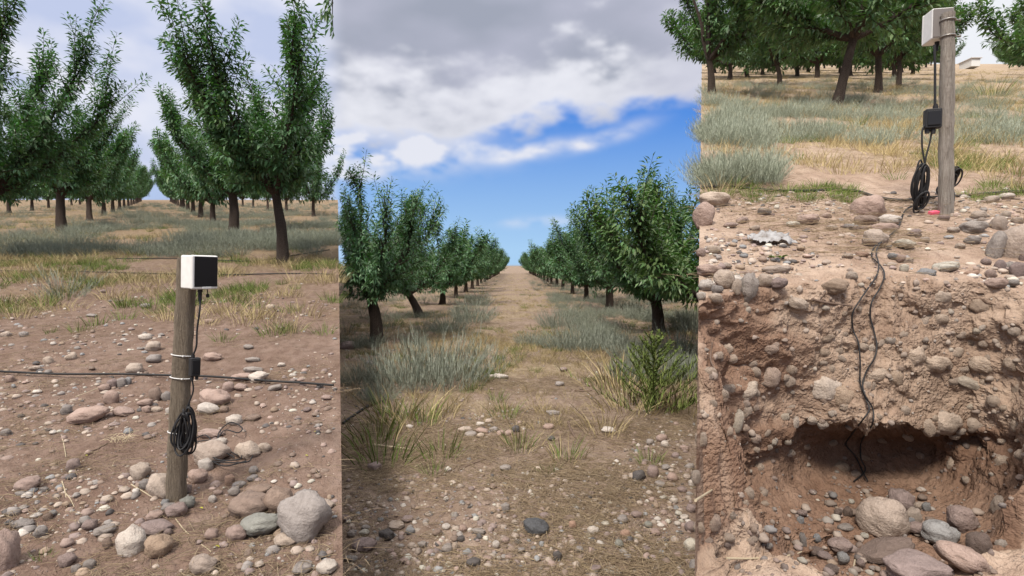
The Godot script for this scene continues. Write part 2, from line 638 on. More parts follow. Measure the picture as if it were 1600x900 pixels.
func pit_open(deg: float) -> float:
	# the near side of the pit was dug away: 1 there, 0 at the back
	return smoothstep(211.0, 227.0, deg) * (1.0 - smoothstep(322.0, 338.0, deg))


func make_pit() -> ArrayMesh:
	var s := Shape.new()
	var cols := 380
	var rows := 190
	var lumpy := noise(3.0, 81)
	var crumb := noise(11.0, 82)
	var layer := noise(2.0, 83)
	for i in rows + 1:
		for j in cols:
			var deg := 360.0 * j / cols
			var p := pit_profile(float(i) / rows, deg)
			var out := Vector3(cos(deg_to_rad(deg)) + 0.3 * sin(deg_to_rad(deg)), 0, -sin(deg_to_rad(deg)))
			var place := pit_place(p.x, deg)
			var pos := Vector3(place.x, EYE.y + p.y, -place.y)
			var wall := smoothstep(0.22, 0.4, float(i) / rows) * (1.0 - smoothstep(0.76, 0.9, float(i) / rows))
			var q := pos * Vector3(1, 1.6, 1)
			var push := lumpy.get_noise_3dv(q) * 0.05 + (absf(crumb.get_noise_3dv(q * 0.8)) - 0.2) * 0.03 + crumb.get_noise_3dv(q * 3.0) * 0.009
			push -= 0.06 * exp(-pow((deg - 140.0) / 14.0, 2.0)) * smoothstep(-0.42, -0.28, p.y)
			push *= 1.0 + 0.8 * smoothstep(140.0, 170.0, deg) * (1.0 - smoothstep(222.0, 235.0, deg))
			pos += out * push * wall + Vector3.UP * wall * (lumpy.get_noise_3dv(q + Vector3(7, 3, 1)) * 0.03 + crumb.get_noise_3dv(q * 1.7 + Vector3(3, 8, 2)) * 0.018)
			pos.y += (crumb.get_noise_3dv(pos) * 0.022 + crumb.get_noise_3dv(pos * 2.7) * 0.01) * (1.0 - wall) * (1.0 - smoothstep(0.86, 0.99, float(i) / rows))
			var cut: float = slope[PLOT_R] * -pos.z - drop[PLOT_R] - (pos.y - EYE.y)     # how far below the undug ground
			var side := smoothstep(172.0, 185.0, deg) * smoothstep(0.06, 0.2, cut) * (1.0 - wall) * (1.0 - smoothstep(228.0, 240.0, deg))
			pos += (Vector3(0.8, 0.5, 0.3) * (lumpy.get_noise_3dv(q) * 0.09 + (absf(crumb.get_noise_3dv(q * 0.8)) - 0.2) * 0.09 + crumb.get_noise_3dv(q * 3.0) * 0.03)) * side
			pos.x = maxf(pos.x, EDGE_R * -pos.z)
			s.v.append(pos)
			var n := layer.get_noise_3dv(pos * Vector3(1, 2, 1)) * 0.5 + crumb.get_noise_3dv(pos) * 0.25
			var c := tint_ground(PLOT_R, pos.x, -pos.z)
			var pale := Color(0.64, 0.52, 0.435).lerp(Color(0.53, 0.41, 0.335), clampf(0.5 + n * 1.6, 0.0, 1.0))
			var ruddy := Color(0.38, 0.255, 0.195)
			if deg > 128.0 and deg < 222.0:
				pale = pale.lerp(ruddy, 0.9 * smoothstep(128.0, 160.0, deg + n * 50.0))
			c = c.lerp(pale, maxf(smoothstep(0.88, 0.78, float(i) / rows), side))
			# moist soil below: a layer of its own with a ragged edge
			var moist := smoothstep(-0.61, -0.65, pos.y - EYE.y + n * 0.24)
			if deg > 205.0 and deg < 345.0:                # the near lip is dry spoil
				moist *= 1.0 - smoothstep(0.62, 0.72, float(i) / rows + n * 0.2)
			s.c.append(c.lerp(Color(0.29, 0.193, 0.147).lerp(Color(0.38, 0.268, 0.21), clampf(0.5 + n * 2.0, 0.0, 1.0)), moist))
	for i in rows:
		for j in cols:
			var a := i * cols + j
			var b := i * cols + (j + 1) % cols
			var shown := false
			for k in [a, b, a + cols, b + cols]:
				shown = shown or s.v[k].x > EDGE_R * -s.v[k].z + 0.0005
			if not shown:
				continue
			s.tri(a, b, b + cols)
			s.tri(a, b + cols, a + cols)
	s.smooth()
	for k in s.v.size():
		var to := Basis(Vector3.RIGHT, PITCH) * (s.v[k] - EYE)
		var key := Vector2i(roundi((800.0 - to.x / to.z * FOCAL) / 5.0), roundi((450.0 + to.y / to.z * FOCAL) / 5.0))
		if not pit_points.has(key) or pit_points[key][2] > -to.z:
			pit_points[key] = [s.v[k], s.n[k], -to.z]
	return s.done()


func pit_hit(px: float, py: float) -> Variant:
	var k := Vector2i(roundi(px / 5.0), roundi(py / 5.0))
	for reach in range(0, 7):
		var best: Variant = null
		for i in range(-reach, reach + 1):
			for j in range(-reach, reach + 1):
				if maxi(absi(i), absi(j)) != reach:
					continue
				var e: Variant = pit_points.get(k + Vector2i(i, j))
				if e != null and (best == null or e[2] < best[2]):
					best = e
		if best != null:
			return best
	return null


# ------------------------------------------------------------------ stones
var stones_fine := []
var stones_mid := []
var stones_small := []
var n_stones := 0


func stone(plot: int, px: float, py: float, w: float, h: float, turn: float, tone: String, label: String, near: String) -> void:
	# a loose stone of that outline lying on the ground
	var p := put(plot, px, py + h * 0.3)
	var d := -p.z
	var c := at(px, py, d)
	var down: float = -ray(px, py).y + (slope[plot] if plot != PLOT_R or py < 430.0 else 0.0)
	var e := atan(maxf(down, 0.1))
	var ww := w / FOCAL * d * 0.5
	var hh := h / FOCAL * d * 0.5
	var depth := minf(ww * 0.9, hh * 1.5)
	var thick := sqrt(maxf(hh * hh - pow(depth * sin(e), 2.0), hh * hh * 0.45)) / cos(e)
	var o := MeshInstance3D.new()
	var big := w > 24.0
	var lib: Array = stones_fine if big else stones_mid
	o.mesh = lib[n_stones % lib.size()]
	o.material_override = M.stone[tone + str((n_stones / 3) % 2)]
	o.name = numbered("boulder" if w > 60.0 else "cobble")
	o.transform = Transform3D(Basis(Vector3(0, 0, 1), deg_to_rad(-turn)) * Basis(Vector3.UP, rng.randf_range(-0.2, 0.2)) * Basis.from_scale(Vector3(ww, thick, depth) * 1.04), c)
	add_child(o)
	n_stones += 1
	var group: String = ["stones lying round the wooden post", "stones lying along the alley", "stones lying at the pit"][plot]
	tag(o, label, "stone", group)
	if label == "":
		var size := "big" if w > 40.0 else ("middling" if w > 22.0 else "small")
		var form := "round" if w < h * 1.25 else ("oval" if w < h * 1.9 else "flat long")
		pend.append([o, "%s %s %s stone" % [size, {"dark": "dark grey", "slate": "slate blue", "wet": "wet brown", "bluish": "blue grey", "mauve": "mauve brown", "pale": "pale grey"}.get(tone, tone), form], near if near else landmark(plot, px, py), Vector2(px, py)])


const MARKS := [
	["L", 275, 775, "the foot of the post"], ["L", 474, 811, "the big grey boulder"], ["L", 138, 648, "the long pink stone"], ["L", 204, 848, "the pale round stone"], ["L", 360, 695, "the loops of loose cable"], ["L", 430, 600, "the black hose beyond the post"], ["L", 100, 590, "the hose end far from the post"], ["L", 90, 470, "the weed clump past the gravel"], ["L", 450, 480, "the weeds near the tree"], ["L", 60, 750, "the dry twigs on bare soil"],
	["M", 837, 824, "the slate blue stone"], ["M", 569, 851, "the mauve brown stone"], ["M", 1060, 740, "the gravel heap under the tall weed"], ["M", 760, 675, "the cobble patch beside the short tuft"], ["M", 955, 892, "the cream stone at the path's end"], ["M", 690, 695, "the green tuft on the path"], ["M", 1020, 640, "the tall green weed"], ["M", 820, 745, "the dark fallen twigs"], ["M", 600, 700, "the wide green grass patch"],
	["R", 1205, 378, "the torn plastic bag"], ["R", 1477, 333, "the foot of the pale post"], ["R", 1370, 400, "the cables over the rim"], ["R", 1140, 440, "the cobble row on the rim"], ["R", 1580, 385, "the dusty boulder"], ["R", 1379, 808, "the heart-shaped boulder in the pit"], ["R", 1500, 868, "the pink boulder in the pit"], ["R", 1250, 830, "the moist wall inside the pit"], ["R", 1356, 324, "the beige boulder by the hose"]]


func landmark(plot: int, px: float, py: float) -> String:
	var best := ""
	var least := 1e9
	for m in MARKS:
		if m[0] == "LMR"[plot]:
			var q := Vector2(px - m[1], (py - m[2]) * 1.6).length()
			if q < least:
				least = q
				best = m[3]
	return best


const NTH := ["", "second", "third", "fourth", "fifth", "sixth", "seventh", "eighth", "ninth", "tenth", "eleventh", "twelfth", "thirteenth", "fourteenth", "fifteenth"]


func settle_labels() -> void:
	var by := {}
	for p in pend:
		var key: String = p[1] + "|" + p[2]
		if not by.has(key):
			by[key] = []
		by[key].append(p)
	for key in by:
		var list: Array = by[key]
		var mark := Vector2.ZERO
		for m in MARKS:
			if m[3] == list[0][2]:
				mark = Vector2(m[1], m[2])
		list.sort_custom(func(a, b): return a[3].distance_to(mark) < b[3].distance_to(mark))
		for i in list.size():
			var o: Node3D = list[i][0]
			if list.size() == 1:
				o.set_meta("label", "%s by %s" % [list[i][1], list[i][2]])
			elif i == 0:
				o.set_meta("label", "%s, first one out from %s" % [list[i][1], list[i][2]])
			else:
				o.set_meta("label", "%s, %s one out from %s" % [list[i][1], NTH[mini(i, 14)], list[i][2]])


# ------------------------------------------------------------------ trees
func keep(plot: int, p: Vector3) -> bool:
	# crowns are pruned back along the edge of their plot
	return inside(plot, p.x, -p.z, 0.02)


func make_tree(where: Vector3, plot: int, o: Dictionary) -> Dictionary:
	# returns the meshes of one orchard tree in its own axes: trunk, limbs, crown
	var r := RandomNumberGenerator.new()
	r.seed = o.get("seed", 1)
	var high: float = o.get("high", 5.5)
	var fork: float = o.get("fork", 1.0)
	var wide: float = o.get("wide", 2.2)
	var lean: Vector3 = o.get("lean", Vector3.ZERO)
	var n_limbs: int = o.get("limbs", 6)
	var leaf_l: float = o.get("leaf", 0.13)
	var dense: float = o.get("dense", 1.0)
	var tone: Color = o.get("tone", Color(0.036, 0.078, 0.026))
	var clip: bool = o.get("clip", false)
	var thick: float = o.get("thick", 0.15) * 0.84
	var trunk := Shape.new()
	var pts := []
	var rad := []
	var sway := Vector3(r.randf_range(-0.06, 0.06), 0, r.randf_range(-0.06, 0.06))
	for k in 8:
		var t := k / 7.0
		pts.append(Vector3(0, -0.08, 0) + Vector3.UP * (fork + 0.1) * t + lean * t * fork + sway * sin(t * 3.0))
		rad.append(thick * (1.12 - 0.32 * t + 0.5 * exp(-t * 9.0)))
	trunk.tube(pts, rad, 14, Color.WHITE, 0.16, bumps)
	var top: Vector3 = pts[7] - Vector3.UP * 0.06
	var limbs := []
	var crown := Shape.new()
	var shoots := []
	var start := r.randf() * TAU
	for k in n_limbs:
		var a := start + TAU * k / n_limbs + r.randf_range(-0.3, 0.3)
		var out := Vector3(cos(a), 0, sin(a))
		var reach := wide * r.randf_range(0.72, 1.08)
		var rise := (high - fork) * r.randf_range(0.42, 0.7)
		if k == n_limbs - 1:
			reach *= 0.25
			rise = (high - fork) * 0.86
		if clip and not keep(plot, where + top + out * (reach + 0.25) + Vector3.UP * rise):
			reach *= 0.3
		var limb := Shape.new()
		var lp := []
		var lr := []
		for q in 9:
			var t := q / 8.0
			lp.append(top + out * reach * (1.25 * t - 0.25 * t * t) + Vector3.UP * rise * (0.75 * t + 0.25 * t * t) + Vector3(bumps.get_noise_2d(q * 9.0, k * 50.0 + r.seed % 97), 0, bumps.get_noise_2d(q * 9.0 + 400.0, k * 50.0)) * 0.22 * t)
			lr.append(thick * 0.5 * (1.0 - t) + 0.012)
		for q in 9:                                # spurs low on the limb, spreading and hanging: the skirt of the crown
			var sk := 0.08 + 0.06 * q
			var f2 := minf(sk * 8.0, 7.99)
			shoots.append([lp[int(f2)].lerp(lp[int(f2) + 1], f2 - int(f2)), (out.rotated(Vector3.UP, r.randf_range(-0.9, 0.9)) + Vector3.UP * r.randf_range(-0.1, 0.7)).normalized(), r.randf_range(0.45, 0.9) * wide / 2.2, limb])
		limb.tube(lp, lr, 9, Color.WHITE, 0.15, bumps)
		var count := int(o.get("shoots", 26) * 1.25 * (0.6 if k == n_limbs - 1 else 1.0))
		for q in count:
			var t := 0.16 + 0.84 * pow((q + r.randf()) / count, 0.85)
			var f := minf(t * 8.0, 7.99)
			var p: Vector3 = lp[int(f)].lerp(lp[int(f) + 1], f - int(f))
			var wild := Vector3(r.randf_range(-1, 1), r.randf_range(-0.6, 0.6), r.randf_range(-1, 1))
			var dir := (out * r.randf_range(-0.25, 0.75) + Vector3.UP * lerpf(r.randf_range(-0.35, 0.7), r.randf_range(0.55, 1.3), t) + wild * 0.75 * (1.1 - 0.5 * t)).normalized()
			var length := r.randf_range(0.4, 0.95) * wide / 2.2
			if t > 0.8:
				length *= r.randf_range(0.8, 1.6)
				dir = (dir + Vector3.UP * 0.5).normalized()
			shoots.append([p, dir, length, limb])
		shoots.append([lp[8], (out * r.randf_range(0.1, 0.6) + Vector3.UP + Vector3(r.randf_range(-0.2, 0.2), 0, r.randf_range(-0.2, 0.2))).normalized(), maxf(0.4, (high - lp[8].y) * r.randf_range(0.5, 0.95)), limb])
		var tip: Array = shoots[shoots.size() - 1]
		for q in 7:
			shoots.append([tip[0] + tip[1] * tip[2] * (0.08 + 0.11 * q), (tip[1] + Vector3(r.randf_range(-0.8, 0.8), 0.1, r.randf_range(-0.8, 0.8))).normalized(), r.randf_range(0.25, 0.55) * (1.05 - 0.09 * q) * wide / 2.2, limb])
		limbs.append(limb)
	for extra in o.get("extra", []):
		shoots.append([extra[0] - where, extra[1].normalized(), extra[2], limbs[0]])
	for sh in shoots:
		var p: Vector3 = sh[0]
		var dir: Vector3 = sh[1]
		var length: float = sh[2]
		if clip and not keep(plot, where + p + dir * length):
			continue
		var bow := Vector3.UP * r.randf_range(-0.12, 0.25) + Vector3(r.randf_range(-0.15, 0.15), 0, r.randf_range(-0.15, 0.15))
		var tp := []
		for q in 4:
			var t := q / 3.0
			tp.append(p + dir * length * t + bow * length * t * t)
		sh[3].tube(tp, [0.013, 0.009, 0.006, 0.003], 4, Color.WHITE, 0.0, null, false)
		var n_leaves := int(length / 0.0155 * dense)
		var young := r.randf() < 0.14
		for q in n_leaves:
			var t := 0.06 + 0.94 * (q + r.randf()) / n_leaves
			var b := p + dir * length * t + bow * length * t * t
			var a := q * 2.4 + r.randf() * 0.8
			var side := dir.cross(Vector3(cos(a), sin(a * 0.7), sin(a))).normalized()
			var along := (side * r.randf_range(0.5, 1.0) + dir * lerpf(0.25, 0.9, t * t) + Vector3.DOWN * r.randf_range(-0.1, 0.75)).normalized()
			var l := leaf_l * r.randf_range(0.65, 1.15) * lerpf(1.05, 0.7, smoothstep(0.85, 1.0, t))
			b += side * r.randf_range(0.0, 0.09) * wide / 2.2
			if clip and not keep(plot, where + b + along * l):
				continue
			var face := (Vector3.UP + Vector3(r.randf_range(-0.6, 0.6), 0, r.randf_range(-0.6, 0.6))).normalized()
			if absf(along.dot(face)) > 0.95:
				face = Vector3.RIGHT
			var g := r.randf_range(0.7, 1.35)
			var c := Color(tone.r * g * r.randf_range(0.9, 1.25), tone.g * g, tone.b * g)
			if young and t > 0.55:
				c = c.lerp(Color(0.13, 0.19, 0.05), 0.4)
			crown.leaf(b, along, face, l, l * r.randf_range(0.29, 0.38), c, r.randf_range(0.05, 0.35))
	return {"trunk": trunk.done(), "limbs": limbs.map(func(s): return s.done()), "crown": crown.done()}


func plant_tree(where: Vector3, built: Dictionary, label: String, group: String) -> Node3D:
	var t := thing("orchard_tree", label, "tree", where, group)
	obj("trunk", built.trunk, M.bark, t)
	for l in built.limbs:
		obj("limb", l, M.bark, t)
	var c := obj("crown", built.crown, M.leaf, t)
	c.set_meta("kind", "stuff")
	return t


func hero(plot: int, px: float, d: float, o: Dictionary, label: String, group: String) -> void:
	var where := spot(plot, ray(px, 450).x * d, d)
	plant_tree(where, make_tree(where, plot, o), label, group)


var variants := []


func far_tree(plot: int, x: float, d: float, size: float, label: String, group: String, proto: Array) -> void:
	# farther trees share a few shapes, each turned and sized its own way
	var k := rng.randi() % proto.size()
	var t := plant_tree(spot(plot, x, d), proto[k], label, group)
	t.rotation.y = rng.randf() * TAU
	var broad := 0.82 if plot == PLOT_L else 1.12
	t.scale = Vector3(size * broad * rng.randf_range(0.9, 1.1), size * rng.randf_range(0.9, 1.05), size * broad * rng.randf_range(0.9, 1.1))


func plant_trees() -> void:
	var dark := Color(0.096, 0.19, 0.098)
	var pale := Color(0.115, 0.20, 0.098)
	# ---- the plot with the post
	var a := "trees of the plot behind the wooden post"
	hero(PLOT_L, -18.0, 12.0, {"seed": 11, "high": 6.6, "fork": 1.4, "wide": 2.1, "limbs": 9, "shoots": 40, "clip": true, "tone": dark, "leaf": 0.15}, "tallest tree of the plot, its crown filling the side opposite the post", a)
	hero(PLOT_L, 443.0, 11.9, {"seed": 12, "extra": [[at(466, -45, 11.2), at(523, -40, 9.0) - at(466, -45, 11.2), 2.35], [at(521, -40, 9.0), Vector3(-0.05, -1, 0.1), 0.95], [at(524, -30, 9.0), Vector3(-0.25, -1, 0), 0.8]], "high": 5.6, "fork": 1.55, "wide": 2.1, "limbs": 8, "shoots": 36, "clip": true, "tone": dark, "lean": Vector3(-0.1, 0, 0), "leaf": 0.15, "thick": 0.13}, "tree with the thick leaning trunk just beyond the white sensor box", a)
	hero(PLOT_L, 100.0, 22.0, {"seed": 13, "high": 5.6, "fork": 1.5, "wide": 2.2, "limbs": 8, "shoots": 32, "clip": true, "tone": dark, "leaf": 0.17, "thick": 0.2}, "second tree of the row opposite the sensor box, trunk in open straw", a)
	hero(PLOT_L, 366.0, 19.7, {"seed": 14, "high": 5.3, "fork": 1.5, "wide": 2.2, "limbs": 8, "shoots": 34, "clip": true, "tone": dark, "leaf": 0.17, "thick": 0.2}, "tree behind the sensor box, trunk standing in silver brush", a)
	# ---- the alley
	var b := "trees along the alley"
	var ml := "%s tree of the alley row over bare stony soil"
	var mr := "%s tree of the alley row over silver brush"
	hero(PLOT_M, 588.0, 17.0 * ALLEY, {"seed": 21, "high": 5.4 * ALLEY, "fork": 1.35 * ALLEY, "wide": 2.50 * ALLEY, "limbs": 7, "shoots": 30, "clip": true, "tone": dark, "leaf": 0.17 * ALLEY, "thick": 0.17, "lean": Vector3(-0.14, 0, 0)}, ml % "first and largest", b)
	hero(PLOT_M, 658.0, 24.9 * ALLEY, {"seed": 22, "high": 5.2 * ALLEY, "fork": 1.1 * ALLEY, "wide": 2.75 * ALLEY, "limbs": 7, "shoots": 28, "tone": dark, "leaf": 0.19 * ALLEY, "thick": 0.17, "lean": Vector3(-0.55, 0, 0)}, "tree with the slanting trunk, second of the alley row over bare soil", b)
	hero(PLOT_M, 1030.0, 19.0 * ALLEY, {"seed": 23, "high": 5.3 * ALLEY, "fork": 1.2 * ALLEY, "wide": 2.88 * ALLEY, "limbs": 7, "shoots": 32, "clip": true, "tone": Color(0.098, 0.185, 0.088), "leaf": 0.2 * ALLEY, "thick": 0.19, "lean": Vector3(-0.12, 0, 0)}, mr % "first and fullest", b)
	hero(PLOT_M, 952.0, 28.0 * ALLEY, {"seed": 24, "high": 5.9 * ALLEY, "fork": 1.3 * ALLEY, "wide": 2.75 * ALLEY, "limbs": 7, "shoots": 27, "clip": true, "tone": dark, "leaf": 0.19 * ALLEY, "thick": 0.19}, mr % "second, straight trunked", b)
	hero(PLOT_M, 1108.0, 12.6 * ALLEY, {"seed": 25, "high": 4.9 * ALLEY, "fork": 1.6 * ALLEY, "wide": 2.62 * ALLEY, "limbs": 7, "shoots": 34, "clip": true, "tone": Color(0.115, 0.20, 0.085), "leaf": 0.2 * ALLEY}, "tree overhanging from the bank with big pale leaf sprays", b)
	# ---- the steep plot
	var c := "trees of the plot above the pit"
	var spec := [[1305.0, 168.0, 31, 4.4, 1.35, 2.3, Vector3(0.25, 0, 0), 0.17, "tree with the thick slanting trunk, first behind the pit"], [1112.0, 147.0, 32, 5.0, 0.85, 2.3, Vector3(-0.1, 0, 0), 0.17, "tree at the plot's cut edge behind the silver brush"], [1218.0, 134.0, 33, 5.2, 0.75, 2.6, Vector3(-0.15, 0, 0), 0.15, "short trunked tree between the slanting tree and the cut edge"], [1372.0, 146.0, 34, 5.0, 1.0, 2.2, Vector3(-0.03, 0, 0), 0.17, "straight tree just behind the slanting one"], [1403.0, 137.0, 35, 5.4, 0.9, 1.7, Vector3.ZERO, 0.15, "slim tree beside the post, second behind the slanting one"]]
	for s in spec:
		var p := put(PLOT_R, s[0], s[1])
		plant_tree(p, make_tree(p, PLOT_R, {"seed": s[2], "high": s[3], "fork": s[4], "wide": s[5], "lean": s[6], "thick": s[7] * 0.6, "limbs": 7, "shoots": 28, "clip": true, "tone": pale, "leaf": 0.16}), s[8], c)
	# ---- farther trees
	var far_dark := []
	var far_pale := []
	for k in 4:
		far_dark.append(make_tree(Vector3.ZERO, PLOT_L, {"seed": 41 + k, "high": 5.7, "fork": 1.1, "wide": 2.6, "limbs": 6, "shoots": 20, "dense": 0.5, "leaf": 0.3, "tone": dark, "thick": 0.19}))
		far_pale.append(make_tree(Vector3.ZERO, PLOT_R, {"seed": 51 + k, "high": 5.2, "fork": 0.75, "wide": 2.6, "limbs": 6, "shoots": 20, "dense": 0.5, "leaf": 0.28, "tone": pale, "thick": 0.11}))
	for k in 13:
		far_tree(PLOT_L, -0.647 * (31.0 + k * 8.0) - 3.9, 31.0 + k * 8.0, 1.05, "%s tree of the row opposite the sensor box" % NTH_ROW[k + 2], a, far_dark)
	for k in 13:
		far_tree(PLOT_L, -0.647 * (27.8 + k * 8.0) + 2.8, 27.8 + k * 8.0, 1.08, "%s tree of the row behind the sensor box" % NTH_ROW[k + 2], a, far_dark)
	for k in 8:
		far_tree(PLOT_L, -0.647 * (36.0 + k * 8.0) - 12.0, 36.0 + k * 8.0, 1.0, "%s tree of the outer row beyond the tallest crown" % NTH_ROW[k], a, far_dark)
	for k in 5:
		far_tree(PLOT_L, -0.647 * (38.0 + k * 8.0) + 10.8, 38.0 + k * 8.0, 0.95, "%s tree of the back row past the leaning trunk" % NTH_ROW[k], a, far_dark)
	for k in 17:
		var d := (33.0 + k * 8.0) * ALLEY
		far_tree(PLOT_M, 0.0035 * d - 4.35 * ALLEY, d, 0.94 * ALLEY, ml % NTH_ROW[k + 2], b, far_dark)
	for k in 17:
		var d := (37.0 + k * 8.5) * ALLEY
		far_tree(PLOT_M, 0.0035 * d + 4.9 * ALLEY, d, 0.97 * ALLEY, mr % NTH_ROW[k + 2], b, far_dark)
	for k in 6:
		var d := (44.0 + k * 8.5) * ALLEY
		far_tree(PLOT_M, -13.0 * ALLEY, d, 0.9 * ALLEY, "%s tree of the hidden row past the bare soil" % NTH_ROW[k], b, far_dark)
		far_tree(PLOT_M, 14.0 * ALLEY, d + 2.0, 0.9 * ALLEY, "%s tree of the hidden row past the silver brush" % NTH_ROW[k], b, far_dark)
	var placed := -1
	for k in 34:
		var d := 100.0 + 12.0 * (k % 4)
		var px := 1104.0 + k * 17.0
		if px > 1490.0 - 2900.0 / d and px < 1535.0 + 3000.0 / d:
			continue
		placed += 1
		far_tree(PLOT_R, ray(px, 450).x * d, d, 1.0, "%s tree counted along the skyline of the steep plot from its cut edge" % NTH_ROW[placed], c, far_pale)
	var bases := [[1140, 125], [1168, 121], [1192, 117], [1245, 119], [1276, 122], [1330, 119], [1395, 125], [1425, 117], [1715, 133], [1662, 118], [1690, 122], [1780, 131]]
	for k in bases.size():
		var p := put(PLOT_R, bases[k][0], bases[k][1])
		far_tree(PLOT_R, p.x, -p.z, 0.95, "%s small trunk seen behind the slanting tree, along the straw strip" % NTH_ROW[k], c, far_pale)
	placed = -1
	for k in 46:
		var d := 38.0 + 11.0 * (k % 4) + rng.randf() * 4.0
		var px := 1112.0 + k * 12.0
		if px > 1490.0 - 2900.0 / d and px < 1535.0 + 3000.0 / d:
			continue
		placed += 1
		far_tree(PLOT_R, ray(px, 450).x * d, d, 0.95, "%s far tree counted along the top of the steep plot from its cut edge" % NTH_ROW[placed], c, far_pale)


const NTH_ROW := ["first", "second", "third", "fourth", "fifth", "sixth", "seventh", "eighth", "ninth", "tenth", "eleventh", "twelfth", "thirteenth", "fourteenth", "fifteenth", "sixteenth", "seventeenth", "eighteenth", "nineteenth", "twentieth", "twenty-first", "twenty-second", "twenty-third", "twenty-fourth", "twenty-fifth", "twenty-sixth", "twenty-seventh", "twenty-eighth", "twenty-ninth", "thirtieth", "thirty-first", "thirty-second", "thirty-third", "thirty-fourth", "thirty-fifth", "thirty-sixth", "thirty-seventh", "thirty-eighth", "thirty-ninth", "fortieth", "forty-first", "forty-second", "forty-third", "forty-fourth", "forty-fifth", "forty-sixth"]


# ------------------------------------------------------------------ grass and weeds
func tuft(seed_: int, blades: int, high: float, spread: float, width: float, dark: Color, light: Color, bend := 0.4, upright := 0.5) -> ArrayMesh:
	var r := RandomNumberGenerator.new()
	r.seed = seed_
	var s := Shape.new()
	for k in blades:
		var a := r.randf() * TAU
		var q := sqrt(r.randf()) * spread
		var out := Vector3(cos(a), 0, sin(a))
		var lean := out * (q / spread) * (1.0 - upright) * 1.6 + Vector3(r.randf_range(-0.3, 0.3), 0, r.randf_range(-0.3, 0.3))
		s.blade(out * q + Vector3(0, -0.02, 0), lean, high * r.randf_range(0.35, 1.0), width * r.randf_range(0.6, 1.2), dark.lerp(light, r.randf()), r.randf() * TAU, bend * r.randf_range(0.3, 1.4))
	return s.done()


func brush(seed_: int, stems: int, high: float, spread: float, width: float, dark: Color, light: Color) -> ArrayMesh:
	# a feathery bush: stems with many fine side blades
	var r := RandomNumberGenerator.new()
	r.seed = seed_
	var s := Shape.new()
	for k in stems:
		var a := r.randf() * TAU
		var q := sqrt(r.randf())
		var out := Vector3(cos(a), 0, sin(a))
		var dir := (Vector3.UP + out * q * 0.9 + Vector3(r.randf_range(-0.2, 0.2), 0, r.randf_range(-0.2, 0.2))).normalized()
		var l := high * r.randf_range(0.55, 1.05) * (1.0 - 0.3 * q)
		var base := out * q * spread * 0.35
		for j in 22:
			var t := 0.12 + 0.88 * (j + r.randf()) / 22.0
			var p := base + dir * l * t + out * l * 0.12 * t * t
			var lean := Vector3(r.randf_range(-1, 1), 0, r.randf_range(-1, 1)) * 0.8 + dir
			s.blade(p - Vector3(0, 0.02, 0), lean, l * r.randf_range(0.08, 0.17), width * r.randf_range(0.6, 1.2), dark.lerp(light, clampf(r.randf() * 0.7 + t * 0.3, 0, 1)), r.randf() * TAU, 0.3)
	return s.done()


func weed(seed_: int, high: float, dark: Color, light: Color, leaf_l: float, arms := 26) -> Array:
	# an upright leafy weed: [stem, leaves]
	var r := RandomNumberGenerator.new()
	r.seed = seed_
	var st := Shape.new()
	var s := Shape.new()
	st.tube([Vector3(0, -0.03, 0), Vector3(0.01, high * 0.5, 0), Vector3(0.0, high, 0.01)], [0.012, 0.009, 0.004], 6, Color(0.10, 0.12, 0.04))
	for k in arms:
		var t := (k + 0.5) / arms
		var a := k * 2.4
		var dir := (Vector3(cos(a), r.randf_range(0.8, 1.7), sin(a))).normalized()
		var l := high * (0.46 * (1.0 - t) + 0.1)
		var p := Vector3(0.005, high * (0.06 + 0.9 * t), 0)
		st.tube([p, p + dir * l * 0.6, p + dir * l + Vector3.UP * l * 0.2], [0.006, 0.004, 0.002], 4, Color(0.10, 0.12, 0.04), 0.0, null, false)
		var n := int(l / leaf_l * 11.0) + 6
		for j in n:
			var u := (j + r.randf()) / n
			var b := p + dir * l * u + Vector3.UP * l * 0.2 * u * u
			var along := (Vector3(r.randf_range(-1, 1), r.randf_range(-0.2, 1), r.randf_range(-1, 1)) + dir * 0.7).normalized()
			s.leaf(b, along, Vector3(r.randf_range(-0.5, 0.5), 1, r.randf_range(-0.5, 0.5)).normalized(), leaf_l * r.randf_range(0.6, 1.2), leaf_l * 0.22, dark.lerp(light, r.randf()), 0.15)
	return [st.done(), s.done()]


func scatter(plot: int, n: int, d0: float, d1: float, ok: Callable, smin: float, smax: float, lay := false) -> Array:
	# places over a plot, more of them near the eye; OK says how likely a place is
	var out := []
	var a0: float = [-1.15, EDGE_L, EDGE_R][plot]
	var a1: float = [EDGE_L, EDGE_R, 1.12][plot]
	for k in n:
		var d := d0 * pow(d1 / d0, rng.randf())
		var x := rng.randf_range(a0, a1) * d
		var chance: float = ok.call(x, d)
		if rng.randf() > chance:
			continue
		if not inside(plot, x, d, 0.03):
			continue
		var s := rng.randf_range(smin, smax)
		var p := spot(plot, x, d)
		if plot == PLOT_R and pit_polar(x, d).x < 0.72:
			var hit: Variant = pit_hit(800.0 + x / d * FOCAL, 415.0 + (EYE.y - p.y) / d * FOCAL)
			if d < 2.2 and hit == null:
				continue
			if d < 2.0:
				continue
		var b := Basis(Vector3.UP, rng.randf() * TAU)
		if lay:
			b = Basis(Vector3(rng.randf_range(-1, 1), rng.randf_range(-1, 1), rng.randf_range(-1, 1)).normalized(), rng.randf() * TAU)
		out.append(Transform3D(b * Basis.from_scale(Vector3.ONE * s), p))
	return out


func tints(n: int, dark: Color, light: Color) -> Array:
	var out := []
	for k in n:
		out.append(dark.lerp(light, rng.randf()))
	return out


